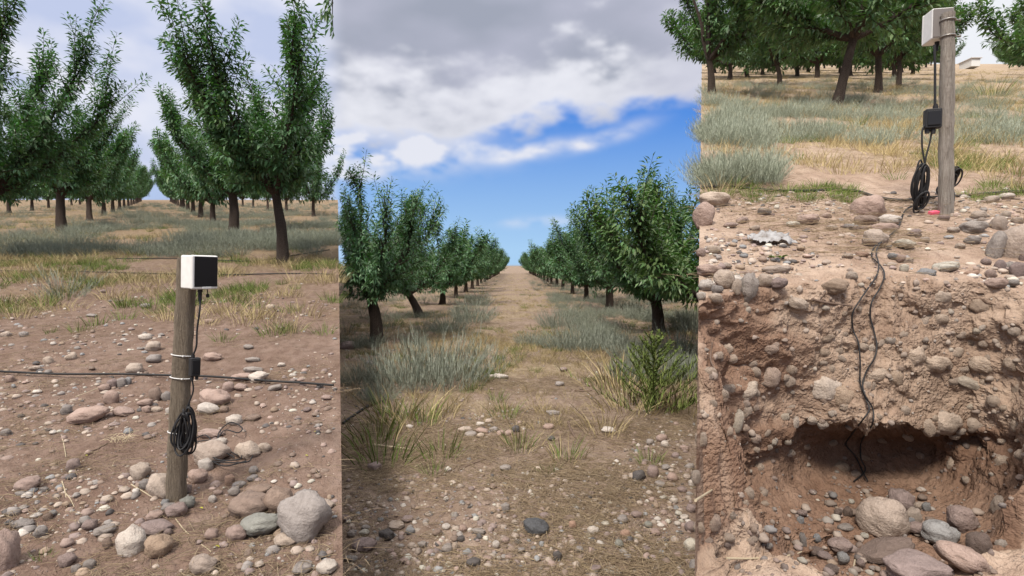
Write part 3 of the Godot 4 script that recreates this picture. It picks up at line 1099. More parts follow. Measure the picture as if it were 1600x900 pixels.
func grow(called: String, meshes: Array, where: Array, m: Material, dark: Color, light: Color, label: String, category: String) -> void:
	# one scattered mass, dealt out over a few shapes
	for k in meshes.size():
		var own := []
		for i in range(k, where.size(), meshes.size()):
			own.append(where[i])
		many(called, meshes[k], m, own, tints(own.size(), dark, light), label, category)


func patch(x: float, d: float, f: float, shift := 0.0) -> float:
	return patches.get_noise_2d(x * f + shift, d * f - shift)


func plant_grass() -> void:
	var one := Color(0.8, 0.8, 0.8)
	var two := Color(1.15, 1.15, 1.1)
	var silver_d := Color(0.15, 0.175, 0.135)
	var silver_l := Color(0.33, 0.355, 0.30)
	var dry_d := Color(0.30, 0.235, 0.12)
	var dry_l := Color(0.52, 0.43, 0.25)
	var green_d := Color(0.09, 0.14, 0.035)
	var green_l := Color(0.21, 0.27, 0.075)
	var dry := []
	var silver := []
	var green := []
	for k in 3:
		dry.append(tuft(101 + k, 44, 0.24, 0.16, 0.006, dry_d, dry_l, 0.6, 0.2))
		silver.append(brush(111 + k, 40, 0.5, 0.55, 0.0036, silver_d, silver_l))
		green.append(tuft(121 + k, 60, 0.2, 0.12, 0.006, green_d, green_l, 0.5, 0.3))
	var bush := []
	for k in 3:
		bush.append(brush(151 + k, 180, 0.46, 0.85, 0.0031, silver_d, silver_l))
	# litter: short straws lying on the soil
	var straws := []
	for k in 3:
		var s := Shape.new()
		var r := RandomNumberGenerator.new()
		r.seed = 131 + k
		for q in 7:
			var a := r.randf() * TAU
			var dir := Vector3(cos(a), r.randf_range(-0.02, 0.12), sin(a))
			var p := Vector3(r.randf_range(-0.12, 0.12), 0.006, r.randf_range(-0.12, 0.12))
			var l := r.randf_range(0.05, 0.13)
			s.tube([p, p + dir * l * 0.5 + Vector3(r.randf_range(-0.01, 0.01), 0.004, 0), p + dir * l], [0.0011, 0.0011, 0.0006], 3, Color(0.40, 0.32, 0.22).lerp(Color(0.24, 0.175, 0.12), r.randf()), 0.0, null, false)
		straws.append(s.done())
	grow("straw_litter", straws, scatter(PLOT_L, 3800, 1.7, 12.0, func(x, d): return clampf(0.25 + patch(x, d, 2.2) * 1.8, 0.02, 1.0), 0.7, 1.3), M.grass, one, two, "dry straw litter strewn over the bare soil round the post", "litter")
	grow("straw_litter", straws, scatter(PLOT_M, 13000, 2.6, 22.0, func(x, d): return clampf(0.55 + patch(x, d, 1.3, 5.0) * 1.6, 0.04, 1.0), 1.0, 1.9), M.grass, one, two, "dry straw litter strewn along the alley", "litter")
	grow("straw_litter", straws, scatter(PLOT_R, 4200, 2.15, 7.0, func(x, d): return clampf(0.4 + patch(x, d, 2.0, 9.0) * 1.6, 0.05, 1.0), 0.5, 1.0), M.grass, Color(1, 1, 1), Color(1.4, 1.4, 1.35), "dry straw litter strewn above the pit", "litter")
	# dry grass
	grow("dry_grass", dry, scatter(PLOT_L, 9000, 5.5, 110.0, func(x, d): return clampf((d - 5.5) / 9.0, 0.0, 0.7) * clampf(0.32 + patch(x, d, 0.8) * 2.6, 0.0, 1.0), 0.7, 1.3), M.grass, one, two, "dry yellow grass under the orchard rows behind the post", "grass")
	grow("dry_grass", dry, scatter(PLOT_M, 9500, 6.0, 140.0, func(x, d): return clampf(0.34 + patch(x, d, 0.42, 3.0) * 1.7, 0.03, 0.9) * (1.0 if absf(x) < 2.6 or d > 14.0 else 0.6) * clampf((d - 4.5) / 8.0, 0.05, 1.0), 0.4, 0.85), M.grass, one, two, "dry yellow grass along the middle of the alley", "grass")
	grow("dry_grass", dry, scatter(PLOT_R, 13000, 3.5, 55.0, func(x, d): return clampf((d - 3.4) / 5.0, 0.08, 0.9) * clampf(0.3 + patch(x, d, 1.3, 3.0) * 1.9, 0.03, 1.0), 0.3 , 0.8), M.grass, Color(1.0, 1.0, 0.95), Color(1.35, 1.3, 1.2), "dry yellow grass on the steep plot behind the pale post", "grass")
	# silver brush
	grow("silver_brush", silver, scatter(PLOT_L, 7000, 12.5, 90.0, func(x, d): return (1.0 if x + 0.647 * d > -3.6 else 0.25) * clampf((0.42 if d < 40.0 else 0.18) + patch(x, d, 0.55, 7.0) * 4.5, 0.0, 0.95), 0.5, 1.0), M.grass, one, two, "silver grey brush covering the ground between the rows behind the post", "brush")
	grow("silver_brush", silver, scatter(PLOT_M, 6500, 8.5, 80.0, func(x, d): return (1.0 if x > 1.8 else (0.22 if x < -1.2 and d > 12.0 else 0.0)) * clampf(0.12 + patch(x, d, 0.75, 8.0) * 5.0, 0.0, 0.95), 0.5, 1.0), M.grass, one, two, "silver grey brush spreading under the alley trees", "brush")
	grow("silver_brush", silver, scatter(PLOT_R, 8000, 3.7, 22.0, func(x, d): return clampf((1.0 if x / d < 0.47 - 0.012 * (d - 4.0) else (0.5 if d > 6.3 and d < 10.5 and x / d < 0.6 else 0.2 * float(d > 5.5))) * (0.4 + patch(x, d, 1.3, 2.0) * 4.0), 0.0, 1.0), 0.3, 0.6), M.grass, Color(1.0, 1.0, 0.9), Color(1.55, 1.55, 1.5), "silver grey brush at the cut edge of the steep plot", "brush")
	# short green growth
	grow("green_grass", green, scatter(PLOT_L, 2600, 5.5, 30.0, func(x, d): return clampf(patch(x, d, 1.3, 17.0) * 3.0 - 0.15, 0.0, 0.8) * clampf((d - 5.0) / 3.0, 0.0, 1.0), 0.6, 1.2), M.grass, one, two, "patchy green grass between post and trees", "grass")
	grow("green_grass", green, scatter(PLOT_M, 2200, 6.5, 45.0, func(x, d): return clampf(patch(x, d, 0.7, 19.0) * 2.2 - 0.15, 0.0, 0.7), 0.6, 1.2), M.grass, one, two, "patchy green grass along the alley", "grass")
	grow("green_grass", green, scatter(PLOT_R, 5000, 3.1, 12.0, func(x, d): return 0.35 if d < 3.7 and d > 3.3 and (x / d < 0.62 or x / d > 0.83) else clampf(patch(x, d, 1.4, 11.0) * 2.0 - 0.15, 0.0, 0.6) * float(d > 3.6), 0.25, 0.55), M.grass, one, Color(1.4, 1.4, 1.2), "patchy green grass along the hose above the pit", "grass")
	# single clumps one can point at
	var g := "weed clumps on the plot with the post"
	clump(PLOT_L, 100, 468, 1.25, green[0], silver[0], "green clump with silver sprigs, alone between the gravel and the hoses", g)
	clump(PLOT_L, 90, 402, 0.8, green[1], null, "low green clump beside the upper hose, opposite the trees", g)
	clump(PLOT_L, 25, 440, 1.4, green[2], null, "broad green clump at the plot's far side by the hose", g)
	clump(PLOT_L, 215, 400, 1.5, green[0], null, "green clump in front of the silver brush, near the middle", g)
	clump(PLOT_L, 247, 392, 1.1, green[1], null, "bright green clump between brush and sensor box", g)
	clump(PLOT_L, 145, 395, 1.2, green[2], null, "tall thin green clump on bare soil before the brush", g)
	clump(PLOT_L, 400, 480, 1.1, green[0], null, "green clump with the beige stone beyond the sensor box", g)
	clump(PLOT_L, 455, 487, 0.9, green[1], null, "green clump just past the beige stone", g)
	clump(PLOT_L, 370, 405, 1.3, green[2], dry[0], "green and straw clump close to the leaning trunk", g)
	clump(PLOT_L, 490, 400, 1.0, silver[1], silver[2], "silver bush beside the leaning trunk", g)
	clump(PLOT_L, 80, 520, 0.45, green[0], null, "lone short tuft in the gravel opposite the post", g)
	clump(PLOT_L, 68, 872, 0.3, green[1], null, "torn green weed lying by the pink boulder", g)
	g = "weed clumps along the alley"
	var mid := [[690, 712, 1.15, "g", "upright green tuft alone on the path"], [600, 722, 1.5, "g", "wide green grass patch by the bleached stick"], [588, 690, 1.5, "gd", "straw topped grass patch behind the bleached stick"], [620, 655, 1.6, "gd", "long grass patch below the big silver bush"], [655, 660, 1.5, "gd", "second long grass patch, nearer the path"], [693, 650, 1.0, "d", "dry grass tuft at the end of the long grass"], [790, 650, 1.0, "g", "short pointed tuft beside the cobble patch"], [678, 738, 0.6, "g", "little green tuft in front of the upright one"], [812, 700, 0.9, "gd", "spreading straw tuft on the stony path"], [885, 715, 0.9, "gd", "spreading tuft midway across the stones"], [1015, 722, 0.7, "g", "small tuft before the gravel heap"], [858, 740, 0.45, "g", "tiny tuft by the dark fallen twigs"], [945, 672, 1.1, "d", "straw tuft beside the white stone"], [965, 605, 2.2, "d", "tall rusty dry weed next to the green one"], [1075, 640, 1.8, "d", "dry grass heap at the bank beyond the tall weed"], [985, 640, 1.6, "d", "dry grass at the near side of the tall weed"]]
	for e in mid:
		clump(PLOT_M, e[0], e[1], e[2] * 1.4, green[int(e[0]) % 3] if "g" in e[3] else dry[int(e[0]) % 3], dry[int(e[1]) % 3] if "d" in e[3] else null, e[4], g)
	g = "silver bushes along the alley"
	var bushes := [[640, 605, 1.9, "wide grey bush, half dead, in front of the slanting tree"], [690, 600, 2.3, "tallest silver bush, green at its foot, by the path"], [738, 505, 2.0, "round silver bush beside the path, under the third tree"], [700, 520, 1.5, "yellow green bush behind the tallest silver bush"], [750, 478, 1.6, "silver bush where the path narrows"], [830, 540, 1.0, "low silver bush in the middle of the path"], [870, 512, 1.6, "pale bushy clump where the path meets the brush"], [905, 548, 1.7, "silver bush across the path from the tallest"], [935, 545, 1.3, "silver bush beside the straight trunk"], [985, 560, 1.3, "silver bush just behind the tall green weed"], [875, 545, 1.2, "small silver bush beside the pale clump"], [560, 600, 0.9, "sparse grey bush under the first tree"], [590, 628, 0.8, "sparse grey bush by the black hose"], [1060, 560, 1.9, "silver bush under the fullest tree, against the bank"], [1085, 520, 1.9, "silver bush behind the fullest tree, against the bank"], [1000, 500, 1.8, "silver bush between the two brush side trunks"]]
	for e in bushes:
		clump(PLOT_M, e[0], e[1], e[2] * 0.9, bush[int(e[0]) % 3], silver[int(e[1]) % 3], e[3], g)
	var w := weed(141, 0.95, Color(0.085, 0.14, 0.035), Color(0.2, 0.26, 0.07), 0.035, 40)
	var t := thing("tall_weed", "tall feathery green weed standing before the fullest alley tree", "weed", put(PLOT_M, 1020, 642))
	obj("stem", w[0], M.grass, t)
	obj("leaves", w[1], M.grass, t).set_meta("kind", "stuff")
	var lv := obj("foliage", brush(161, 46, 0.95, 0.5, 0.006, Color(0.08, 0.13, 0.03), Color(0.24, 0.28, 0.09)), M.grass, t)
	lv.set_meta("kind", "stuff")
	t.scale = Vector3(1.7, 1.0, 1.7)
	g = "weed clumps above the pit"
	var up := [[1280, 222, 0.6, "g", "bright green clump in the straw behind the rim"], [1370, 225, 0.6, "g", "green clump between brush and post"], [1400, 280, 0.5, "g", "green clump close before the hanging cable"], [1340, 195, 0.8, "gd", "green clump at the foot of the slanting trunk"], [1585, 195, 0.9, "g", "leafy green bush far along from the post"], [1560, 255, 0.7, "g", "low weeds beyond the pale post"], [1590, 275, 0.7, "g", "low weeds by the hose beyond the post"], [1550, 150, 2.6, "gd", "big olive bush under the end trees"], [1260, 185, 0.7, "d", "yellow tuft beside the silver brush"], [1250, 250, 0.6, "g", "small green clump before the brush"], [1125, 300, 0.7, "d", "long yellow grass at the cut edge by the hose"]]
	for e in up:
		clump(PLOT_R, e[0], e[1], e[2], green[int(e[0]) % 3] if "g" in e[3] else dry[int(e[0]) % 3], dry[int(e[1]) % 3] if "d" in e[3] else null, e[4], g)


func clump(plot: int, px: float, py: float, size: float, mesh: Mesh, second, label: String, group: String) -> void:
	var t := thing("weed_clump", label, "weed", put(plot, px, py), group)
	t.rotation.y = px * 0.37
	t.scale = Vector3.ONE * size
	obj("blades", mesh, M.grass, t).set_meta("kind", "stuff")
	if second:
		var o := obj("sprigs", second, M.grass, t)
		o.set_meta("kind", "stuff")
		o.rotation.y = 1.3


# ------------------------------------------------------------------ posts, boxes, cables
func curve(p: Array, steps: int) -> Array:
	# a smooth line through the points
	var out := []
	for i in p.size() - 1:
		for k in steps:
			var t := float(k) / steps
			out.append((p[i] as Vector3).cubic_interpolate(p[i + 1], p[maxi(i - 1, 0)], p[mini(i + 2, p.size() - 1)], t))
	out.append(p[p.size() - 1])
	return out


func cable(p: Array, r: float, sides := 7, steps := 8) -> ArrayMesh:
	var c := curve(p, steps)
	var rr := []
	rr.resize(c.size())
	rr.fill(r)
	var s := Shape.new()
	s.tube(c, rr, sides)
	return s.done()


func ring_mesh(r: float, tube: float, squash := 1.0) -> ArrayMesh:
	var p := []
	var rr := []
	for k in 29:
		p.append(Vector3(cos(TAU * k / 28.0) * r, 0, sin(TAU * k / 28.0) * r * squash))
		rr.append(tube)
	var s := Shape.new()
	s.tube(p, rr, 6, Color.WHITE, 0.0, null, false)
	return s.done()


func wooden_post(base: Vector3, top: Vector3, r: float, m: Material, label: String) -> Node3D:
	var t := thing("wooden_post", label, "post", base)
	var s := Shape.new()
	var p := []
	var rr := []
	var span := top - base
	for k in 25:
		var u := k / 24.0
		p.append(span * (u * 1.06 - 0.06) + Vector3(bumps.get_noise_1d(u * 60.0), 0, bumps.get_noise_1d(u * 60.0 + 300.0)) * 0.008)
		rr.append(r * (1.06 - 0.1 * u))
	p.append(p[24] + span.normalized() * 0.004)
	rr.append(r * 0.9)
	s.tube(p, rr, 28, Color.WHITE, 0.05, fine)
	obj("shaft", s.done(), m, t)
	var sp := Shape.new()
	for k in 4:                                        # drying cracks as thin raised slivers
		var a := k * 1.7 + 0.4
		var q := Vector3(cos(a), 0, sin(a)) * r * 1.0
		var u0 := 0.1 + 0.2 * k
		sp.tube([span * u0 + q, span * (u0 + 0.1) + q * 1.015, span * (u0 + 0.24) + q * 0.99], [0.001, 0.003, 0.001], 5)
	obj("splinter", sp.done(), m, t)
	return t


func build_left_post() -> void:
	var base := put(PLOT_L, 275, 778)
	var d := -base.z
	var top := at(292, 405, d)
	var dir := (top - base).normalized()
	var r := 0.0415
	var post := wooden_post(base, top, r, M.wood, "weathered round wooden post leaning slightly, carrying the white and black sensor box")
	var along := func(py: float) -> Vector3: return base + (top - base) * ((778.0 - py) / 373.0)
	for py in [553.0, 588.0, 673.0]:
		var tie := obj("cable_tie", ring_mesh(r * 1.12, 0.0026), M.tie, post)
		tie.position = along.call(py) - base
		tie.basis = Basis(Quaternion(Vector3.UP, (dir + Vector3(0.06, 0, -0.10)).normalized()))
		var head := obj("tie_head", rounded_box(Vector3(0.008, 0.007, 0.012), 0.0015), M.tie, tie)
		head.position = Vector3(0.028, 0, 0.04)
	# the sensor box on the post's top
	var toward := (EYE - at(310, 425, d)) * Vector3(1, 0, 1)
	var yaw := atan2(toward.x, toward.z) + deg_to_rad(34.0)
	var mid := at(311, 425, d - 0.055)
	var box := thing("sensor_box", "white sensor box with black front panel on top of the weathered post", "sensor box", mid)
	box.basis = Basis(Vector3(0, 0, 1), deg_to_rad(-2.0)) * Basis(Vector3.UP, yaw)
	obj("housing", rounded_box(Vector3(0.124, 0.152, 0.082), 0.007), M.white, box)
	var lid := obj("lid", rounded_box(Vector3(0.128, 0.156, 0.022), 0.008), M.white, box)
	lid.position.z = 0.035
	var panel := obj("solar_panel", rounded_box(Vector3(0.112, 0.138, 0.004), 0.0018), M.black, box)
	panel.position = Vector3(0.003, 0.003, 0.0462)
	var latch := obj("latch", rounded_box(Vector3(0.045, 0.010, 0.008), 0.002), M.white, box)
	latch.position = Vector3(0.006, -0.071, 0.046)
	var s := Shape.new()
	s.tube([Vector3(0, 0, 0), Vector3(0, -0.016, 0), Vector3(0, -0.017, 0), Vector3(0, -0.05, 0), Vector3(0, -0.062, 0)], [0.011, 0.011, 0.008, 0.008, 0.005], 14)
	var gland := obj("cable_gland", s.done(), M.rubber, box)
	gland.position = Vector3(0.006, -0.077, 0.0)
	s = Shape.new()
	s.tube([Vector3(0, 0, 0), Vector3(0.004, -0.02, 0), Vector3(0.004, -0.028, 0)], [0.0022, 0.0022, 0.0022], 6)
	s.tube([Vector3(0.004, -0.026, 0), Vector3(0.004, -0.030, 0), Vector3(0.004, -0.040, 0), Vector3(0.004, -0.044, 0)], [0.004, 0.0075, 0.0075, 0.004], 12)
	var cap := obj("vent_cap", s.done(), M.rubber, box)
	cap.position = Vector3(0.04, -0.076, 0.0)
	# cable down to the junction box
	var front := d - 0.075
	var c1 := obj("cable", cable([at(313, 462, d - 0.055), at(312, 485, front), at(308, 515, front), at(307, 540, front), at(303, 552, front)], 0.0042), M.rubber)
	tag(c1, "short black cable from the sensor box down to the junction box", "cable")
	var j := thing("junction_box", "small black junction box tied to the middle of the weathered post", "junction box", at(304, 573, d - 0.068))
	j.basis = Basis(Vector3.UP, yaw - 0.2) * Basis(Vector3(0, 0, 1), deg_to_rad(-3))
	obj("case", rounded_box(Vector3(0.042, 0.085, 0.034), 0.005), M.rubber, j)
	obj("cover", rounded_box(Vector3(0.034, 0.06, 0.006), 0.002), M.black, j).position = Vector3(0, 0.004, 0.0185)
	for e in [[-0.008, 0.05, 0.007], [-0.01, -0.05, 0.007], [0.011, -0.05, 0.006]]:
		s = Shape.new()
		s.tube([Vector3(0, -0.012, 0), Vector3(0, 0.0, 0), Vector3(0, 0.012, 0)], [e[2], e[2] * 1.2, e[2] * 0.8], 12)
		obj("gland", s.done(), M.rubber, j).position = Vector3(e[0], e[1], 0.0)
	# the coil of spare cable hanging below
	var coil := thing("cable_coil", "black cable wound in a long loop, tied to the lower part of the post", "cable coil", at(293, 672, d - 0.07))
	var r2 := RandomNumberGenerator.new()
	r2.seed = 5
	for k in 14:
		var p := []
		var hw := 0.03 + r2.randf_range(-0.016, 0.01)
		var hh := 0.095 + r2.randf_range(-0.022, 0.012)
		for q in 25:
			var t := TAU * q / 24.0
			p.append(Vector3(cos(t) * hw * (1.0 - 0.25 * sin(t)) + 0.10 * sin(t) * hh, sin(t) * hh, 0.007 * (k % 4) - 0.006 + 0.012 * sin(t * 2.0 + k)))
		obj("loop", cable(p, 0.0042, 6, 2), M.rubber, coil).position = Vector3(r2.randf_range(-0.012, 0.014), r2.randf_range(-0.02, 0.02), 0.003 * k)
	var c2 := obj("cable", cable([at(300, 592, front), at(302, 610, front), at(296, 628, front), at(290, 645, front), at(289, 665, front)], 0.0036), M.rubber)
	tag(c2, "black cable running from the junction box into the hanging coil", "cable")
	var loose := [[[305, 690, 0.06], [318, 700, 0.12], [340, 718, 0.02], [372, 718, 0.015], [378, 712, 0.02]], [[303, 700, 0.05], [322, 716, 0.015], [345, 722, 0.012], [385, 722, 0.012], [395, 712, 0.015]], [[308, 690, 0.09], [330, 688, 0.07], [326, 700, 0.03], [326, 715, 0.012], [350, 728, 0.01], [385, 720, 0.012]], [[304, 686, 0.08], [322, 680, 0.09], [340, 700, 0.03], [362, 712, 0.015], [366, 716, 0.012]], [[340, 685, 0.02], [352, 672, 0.05], [372, 676, 0.05], [378, 668, 0.03], [360, 660, 0.02], [342, 676, 0.02], [345, 695, 0.015], [372, 712, 0.012]]]
	var where := ["lowest", "longest", "doubled back", "straightest", "farthest curled"]
	for k in loose.size():
		var p := []
		for e in loose[k]:
			var g := put(PLOT_L, e[0], e[1])
			p.append(at(e[0], e[1], -g.z - 0.06 - e[2] * 0.8))
		tag(obj("loose_cable", cable(p, 0.0034), M.rubber), "%s loop of loose black cable lying on stones beside the post" % where[k], "cable", "loose cable loops beside the post")


func build_hoses() -> void:
	var p := []
	for e in [[-60, 583], [2, 586], [90, 590], [180, 590], [262, 592], [330, 594], [420, 601], [470, 604], [521, 608]]:
		p.append(put(PLOT_L, e[0], e[1]) + Vector3.UP * 0.03)
	tag(obj("irrigation_hose", cable(p, 0.0085, 10), M.hose), "black irrigation hose stretched taut behind the post", "hose")
	p = []
	for e in [[-40, 410], [60, 408], [140, 407], [220, 406], [290, 406], [390, 410], [450, 402], [515, 392]]:
		p.append(put(PLOT_L, e[0], e[1]) + Vector3.UP * 0.03)
	tag(obj("irrigation_hose", cable(p, 0.012, 8), M.hose), "thin black hose lying along the tree line behind the post", "hose")
	p = []
	for e in [[-40, 424], [120, 426], [200, 428], [330, 431], [450, 429], [520, 430]]:
		p.append(put(PLOT_L, e[0], e[1]) + Vector3.UP * 0.02)
	tag(obj("irrigation_hose", cable(p, 0.011, 8), M.hose), "second thin hose half hidden in straw before the trees", "hose")
	p = []
	for e in [[1096, 296], [1140, 294], [1190, 299], [1260, 301], [1330, 300], [1370, 311], [1410, 316], [1440, 312], [1500, 309], [1545, 305], [1600, 302], [1650, 300]]:
		p.append(put(PLOT_R, e[0], e[1]) + Vector3.UP * 0.012)
	tag(obj("irrigation_hose", cable(p, 0.009, 10), M.hose), "black irrigation hose lying in green weeds above the pit", "hose")
	p = []
	for e in [[536, 664], [552, 652], [575, 637], [600, 628]]:
		p.append(put(PLOT_M, e[0], e[1]) + Vector3.UP * 0.02)
	tag(obj("irrigation_hose", cable(p, 0.016, 8), M.hose), "short end of black hose at the foot of the bank by the alley", "hose")


func build_right_post() -> void:
	var base := put(PLOT_R, 1478, 335)
	var d := -base.z
	var top := at(1481, 22, d)
	var r := 9.4 / FOCAL * d
	var post := wooden_post(base, top, r, M.pale_wood, "pale grey straight wooden post standing above the pit")
	for py in [32.0, 57.0]:
		var c := obj("pipe_clamp", ring_mesh(r * 1.04, 0.004), M.steel, post)
		c.position = (top - base) * ((335.0 - py) / 313.0)
		var bolt := Shape.new()
		bolt.tube([Vector3(0, 0, 0), Vector3(0.022, 0, 0), Vector3(0.0221, 0, 0), Vector3(0.03, 0, 0)], [0.004, 0.004, 0.008, 0.008], 6)
		obj("clamp_bolt", bolt.done(), M.steel, c).position = Vector3(r * 0.92, 0, 0.01)
	var mid := at(1465, 42, d + 0.07)
	var box := thing("sensor_box", "white sensor box seen from behind, clamped to the pale post", "sensor box", mid)
	box.basis = Basis(Vector3.UP, deg_to_rad(-11.0))
	var hw := 0.105
	obj("housing", rounded_box(Vector3(hw, 0.165, 0.105), 0.007), M.white, box)
	obj("lid", rounded_box(Vector3(hw + 0.004, 0.17, 0.02), 0.008), M.white, box).position.z = -0.045
	obj("mounting_plate", rounded_box(Vector3(0.1, 0.152, 0.006), 0.002), M.back, box).position.z = 0.0555
	for y in [0.03, -0.01]:
		var b := Shape.new()
		b.tube([Vector3(0, 0, 0), Vector3(0, 0, 0.012)], [0.006, 0.006], 6)
		obj("bolt", b.done(), M.steel, box).position = Vector3(-0.015, y, 0.058)
	var s := Shape.new()
	s.tube([Vector3(0, 0, 0), Vector3(0, -0.02, 0), Vector3(0, -0.021, 0), Vector3(0, -0.05, 0)], [0.012, 0.012, 0.008, 0.006], 14)
	obj("cable_gland", s.done(), M.rubber, box).position = Vector3(0, -0.083, 0)
	var f := d - 0.01
	tag(obj("cable", cable([at(1460, 70, f), at(1461, 100, f), at(1461, 135, f), at(1461, 165, f)], 0.0062), M.rubber), "straight black cable hanging from the sensor box on the pale post", "cable")
	var j := thing("junction_box", "black junction box hanging beside the pale post", "junction box", at(1457, 186, d - 0.02))
	j.basis = Basis(Vector3.UP, deg_to_rad(-20))
	obj("case", rounded_box(Vector3(0.075, 0.105, 0.05), 0.006), M.rubber, j)
	obj("cover", rounded_box(Vector3(0.06, 0.078, 0.008), 0.003), M.black, j).position = Vector3(0, 0, 0.027)
	for e in [[0.012, 0.062], [0.004, -0.062], [-0.022, -0.058]]:
		s = Shape.new()
		s.tube([Vector3(0, -0.018, 0), Vector3(0, 0, 0), Vector3(0, 0.018, 0)], [0.011, 0.013, 0.009], 12)
		obj("gland", s.done(), M.rubber, j).position = Vector3(e[0], e[1], 0.0)
	tag(obj("cable", cable([at(1445, 195, f), at(1441, 205, f), at(1441, 230, f), at(1445, 258, f), at(1441, 270, f)], 0.0046), M.rubber), "bowed black cable from the junction box to the hanging bundle", "cable")
	tag(obj("cable", cable([at(1456, 205, f), at(1453, 222, f), at(1447, 245, f), at(1444, 265, f)], 0.0046), M.rubber), "straight black cable from the junction box to the hanging bundle", "cable")
	var r2 := RandomNumberGenerator.new()
	r2.seed = 8
	for k in 3:
		var spec = [[1441, 284, 10.0, 27.0, "long bundle of black cable hanging in front of the pale post", 10], [1438, 315, 8.0, 13.0, "small round coil of black cable at the bottom of the hanging bundle", 7], [1489, 278, 9.0, 14.0, "tight coil of black cable hanging behind the pale post", 7]][k]
		var dd := d - 0.03 if k < 2 else d + 0.09
		var coil := thing("cable_coil", spec[4], "cable coil", at(spec[0], spec[1], dd))
		for i in spec[5]:
			var p := []
			var hw2: float = spec[2] / FOCAL * d * r2.randf_range(0.55, 1.05)
			var hh: float = spec[3] / FOCAL * d * r2.randf_range(0.7, 1.05)
			var tilt := r2.randf_range(-0.5, 0.5)
			for q in 19:
				var t := TAU * q / 18.0
				p.append(Vector3(cos(t) * hw2 + sin(t) * hh * 0.15 * tilt, sin(t) * hh, sin(t + tilt) * 0.02))
			obj("loop", cable(p, 0.0046, 6, 2), M.rubber, coil).position = Vector3(r2.randf_range(-0.012, 0.012), r2.randf_range(-0.02, 0.02), r2.randf_range(-0.02, 0.02))
	tag(obj("cable", cable([at(1470, 305, d + 0.06), at(1464, 300, d + 0.05), at(1466, 292, d + 0.06), at(1478, 290, d + 0.09), at(1489, 288, d + 0.09)], 0.0046), M.rubber), "short bend of black cable behind the foot of the pale post", "cable")
	tag(obj("cable", cable([at(1489, 292, d + 0.08), at(1491, 305, d + 0.08), at(1490, 318, d + 0.05), at(1487, 325, d + 0.03)], 0.0032), M.rubber), "thin black cable dropping from the coil behind the pale post", "cable")
	var runs := [[[1436, 318], [1418, 325], [1408, 340], [1405, 352], [1392, 366], [1376, 379], [1369, 395], [1373, 413], [1370, 430], [1358, 448], [1343, 470], [1332, 490], [1333, 515], [1341, 535], [1344, 565], [1344, 598], [1352, 622], [1358, 640], [1345, 660], [1330, 680], [1322, 695], [1336, 712], [1347, 735], [1356, 752]], [[1430, 320], [1414, 330], [1408, 345], [1398, 362], [1382, 376], [1368, 384], [1362, 400], [1376, 415], [1382, 430], [1375, 450], [1362, 472], [1360, 495], [1365, 515], [1370, 540], [1366, 560], [1354, 580], [1348, 600], [1352, 618], [1364, 640], [1362, 665], [1346, 690], [1345, 715], [1352, 735], [1334, 752]]]
	for k in 2:
		var p := []
		for e in runs[k]:
			var g := put(PLOT_R, e[0], e[1])
			p.append(at(e[0], e[1], -g.z - (0.075 if e[1] < 400 else (0.04 if e[1] < 450 else 0.016)) - 0.008 * sin(e[1] * 0.07 + k)))
		tag(obj("cable", cable(p, 0.0029, 7, 6), M.rubber), ["black cable running down the pit wall, bowed to its bag side", "black cable running down the pit wall, bowed to its post side"][k], "cable", "cables down the pit wall")


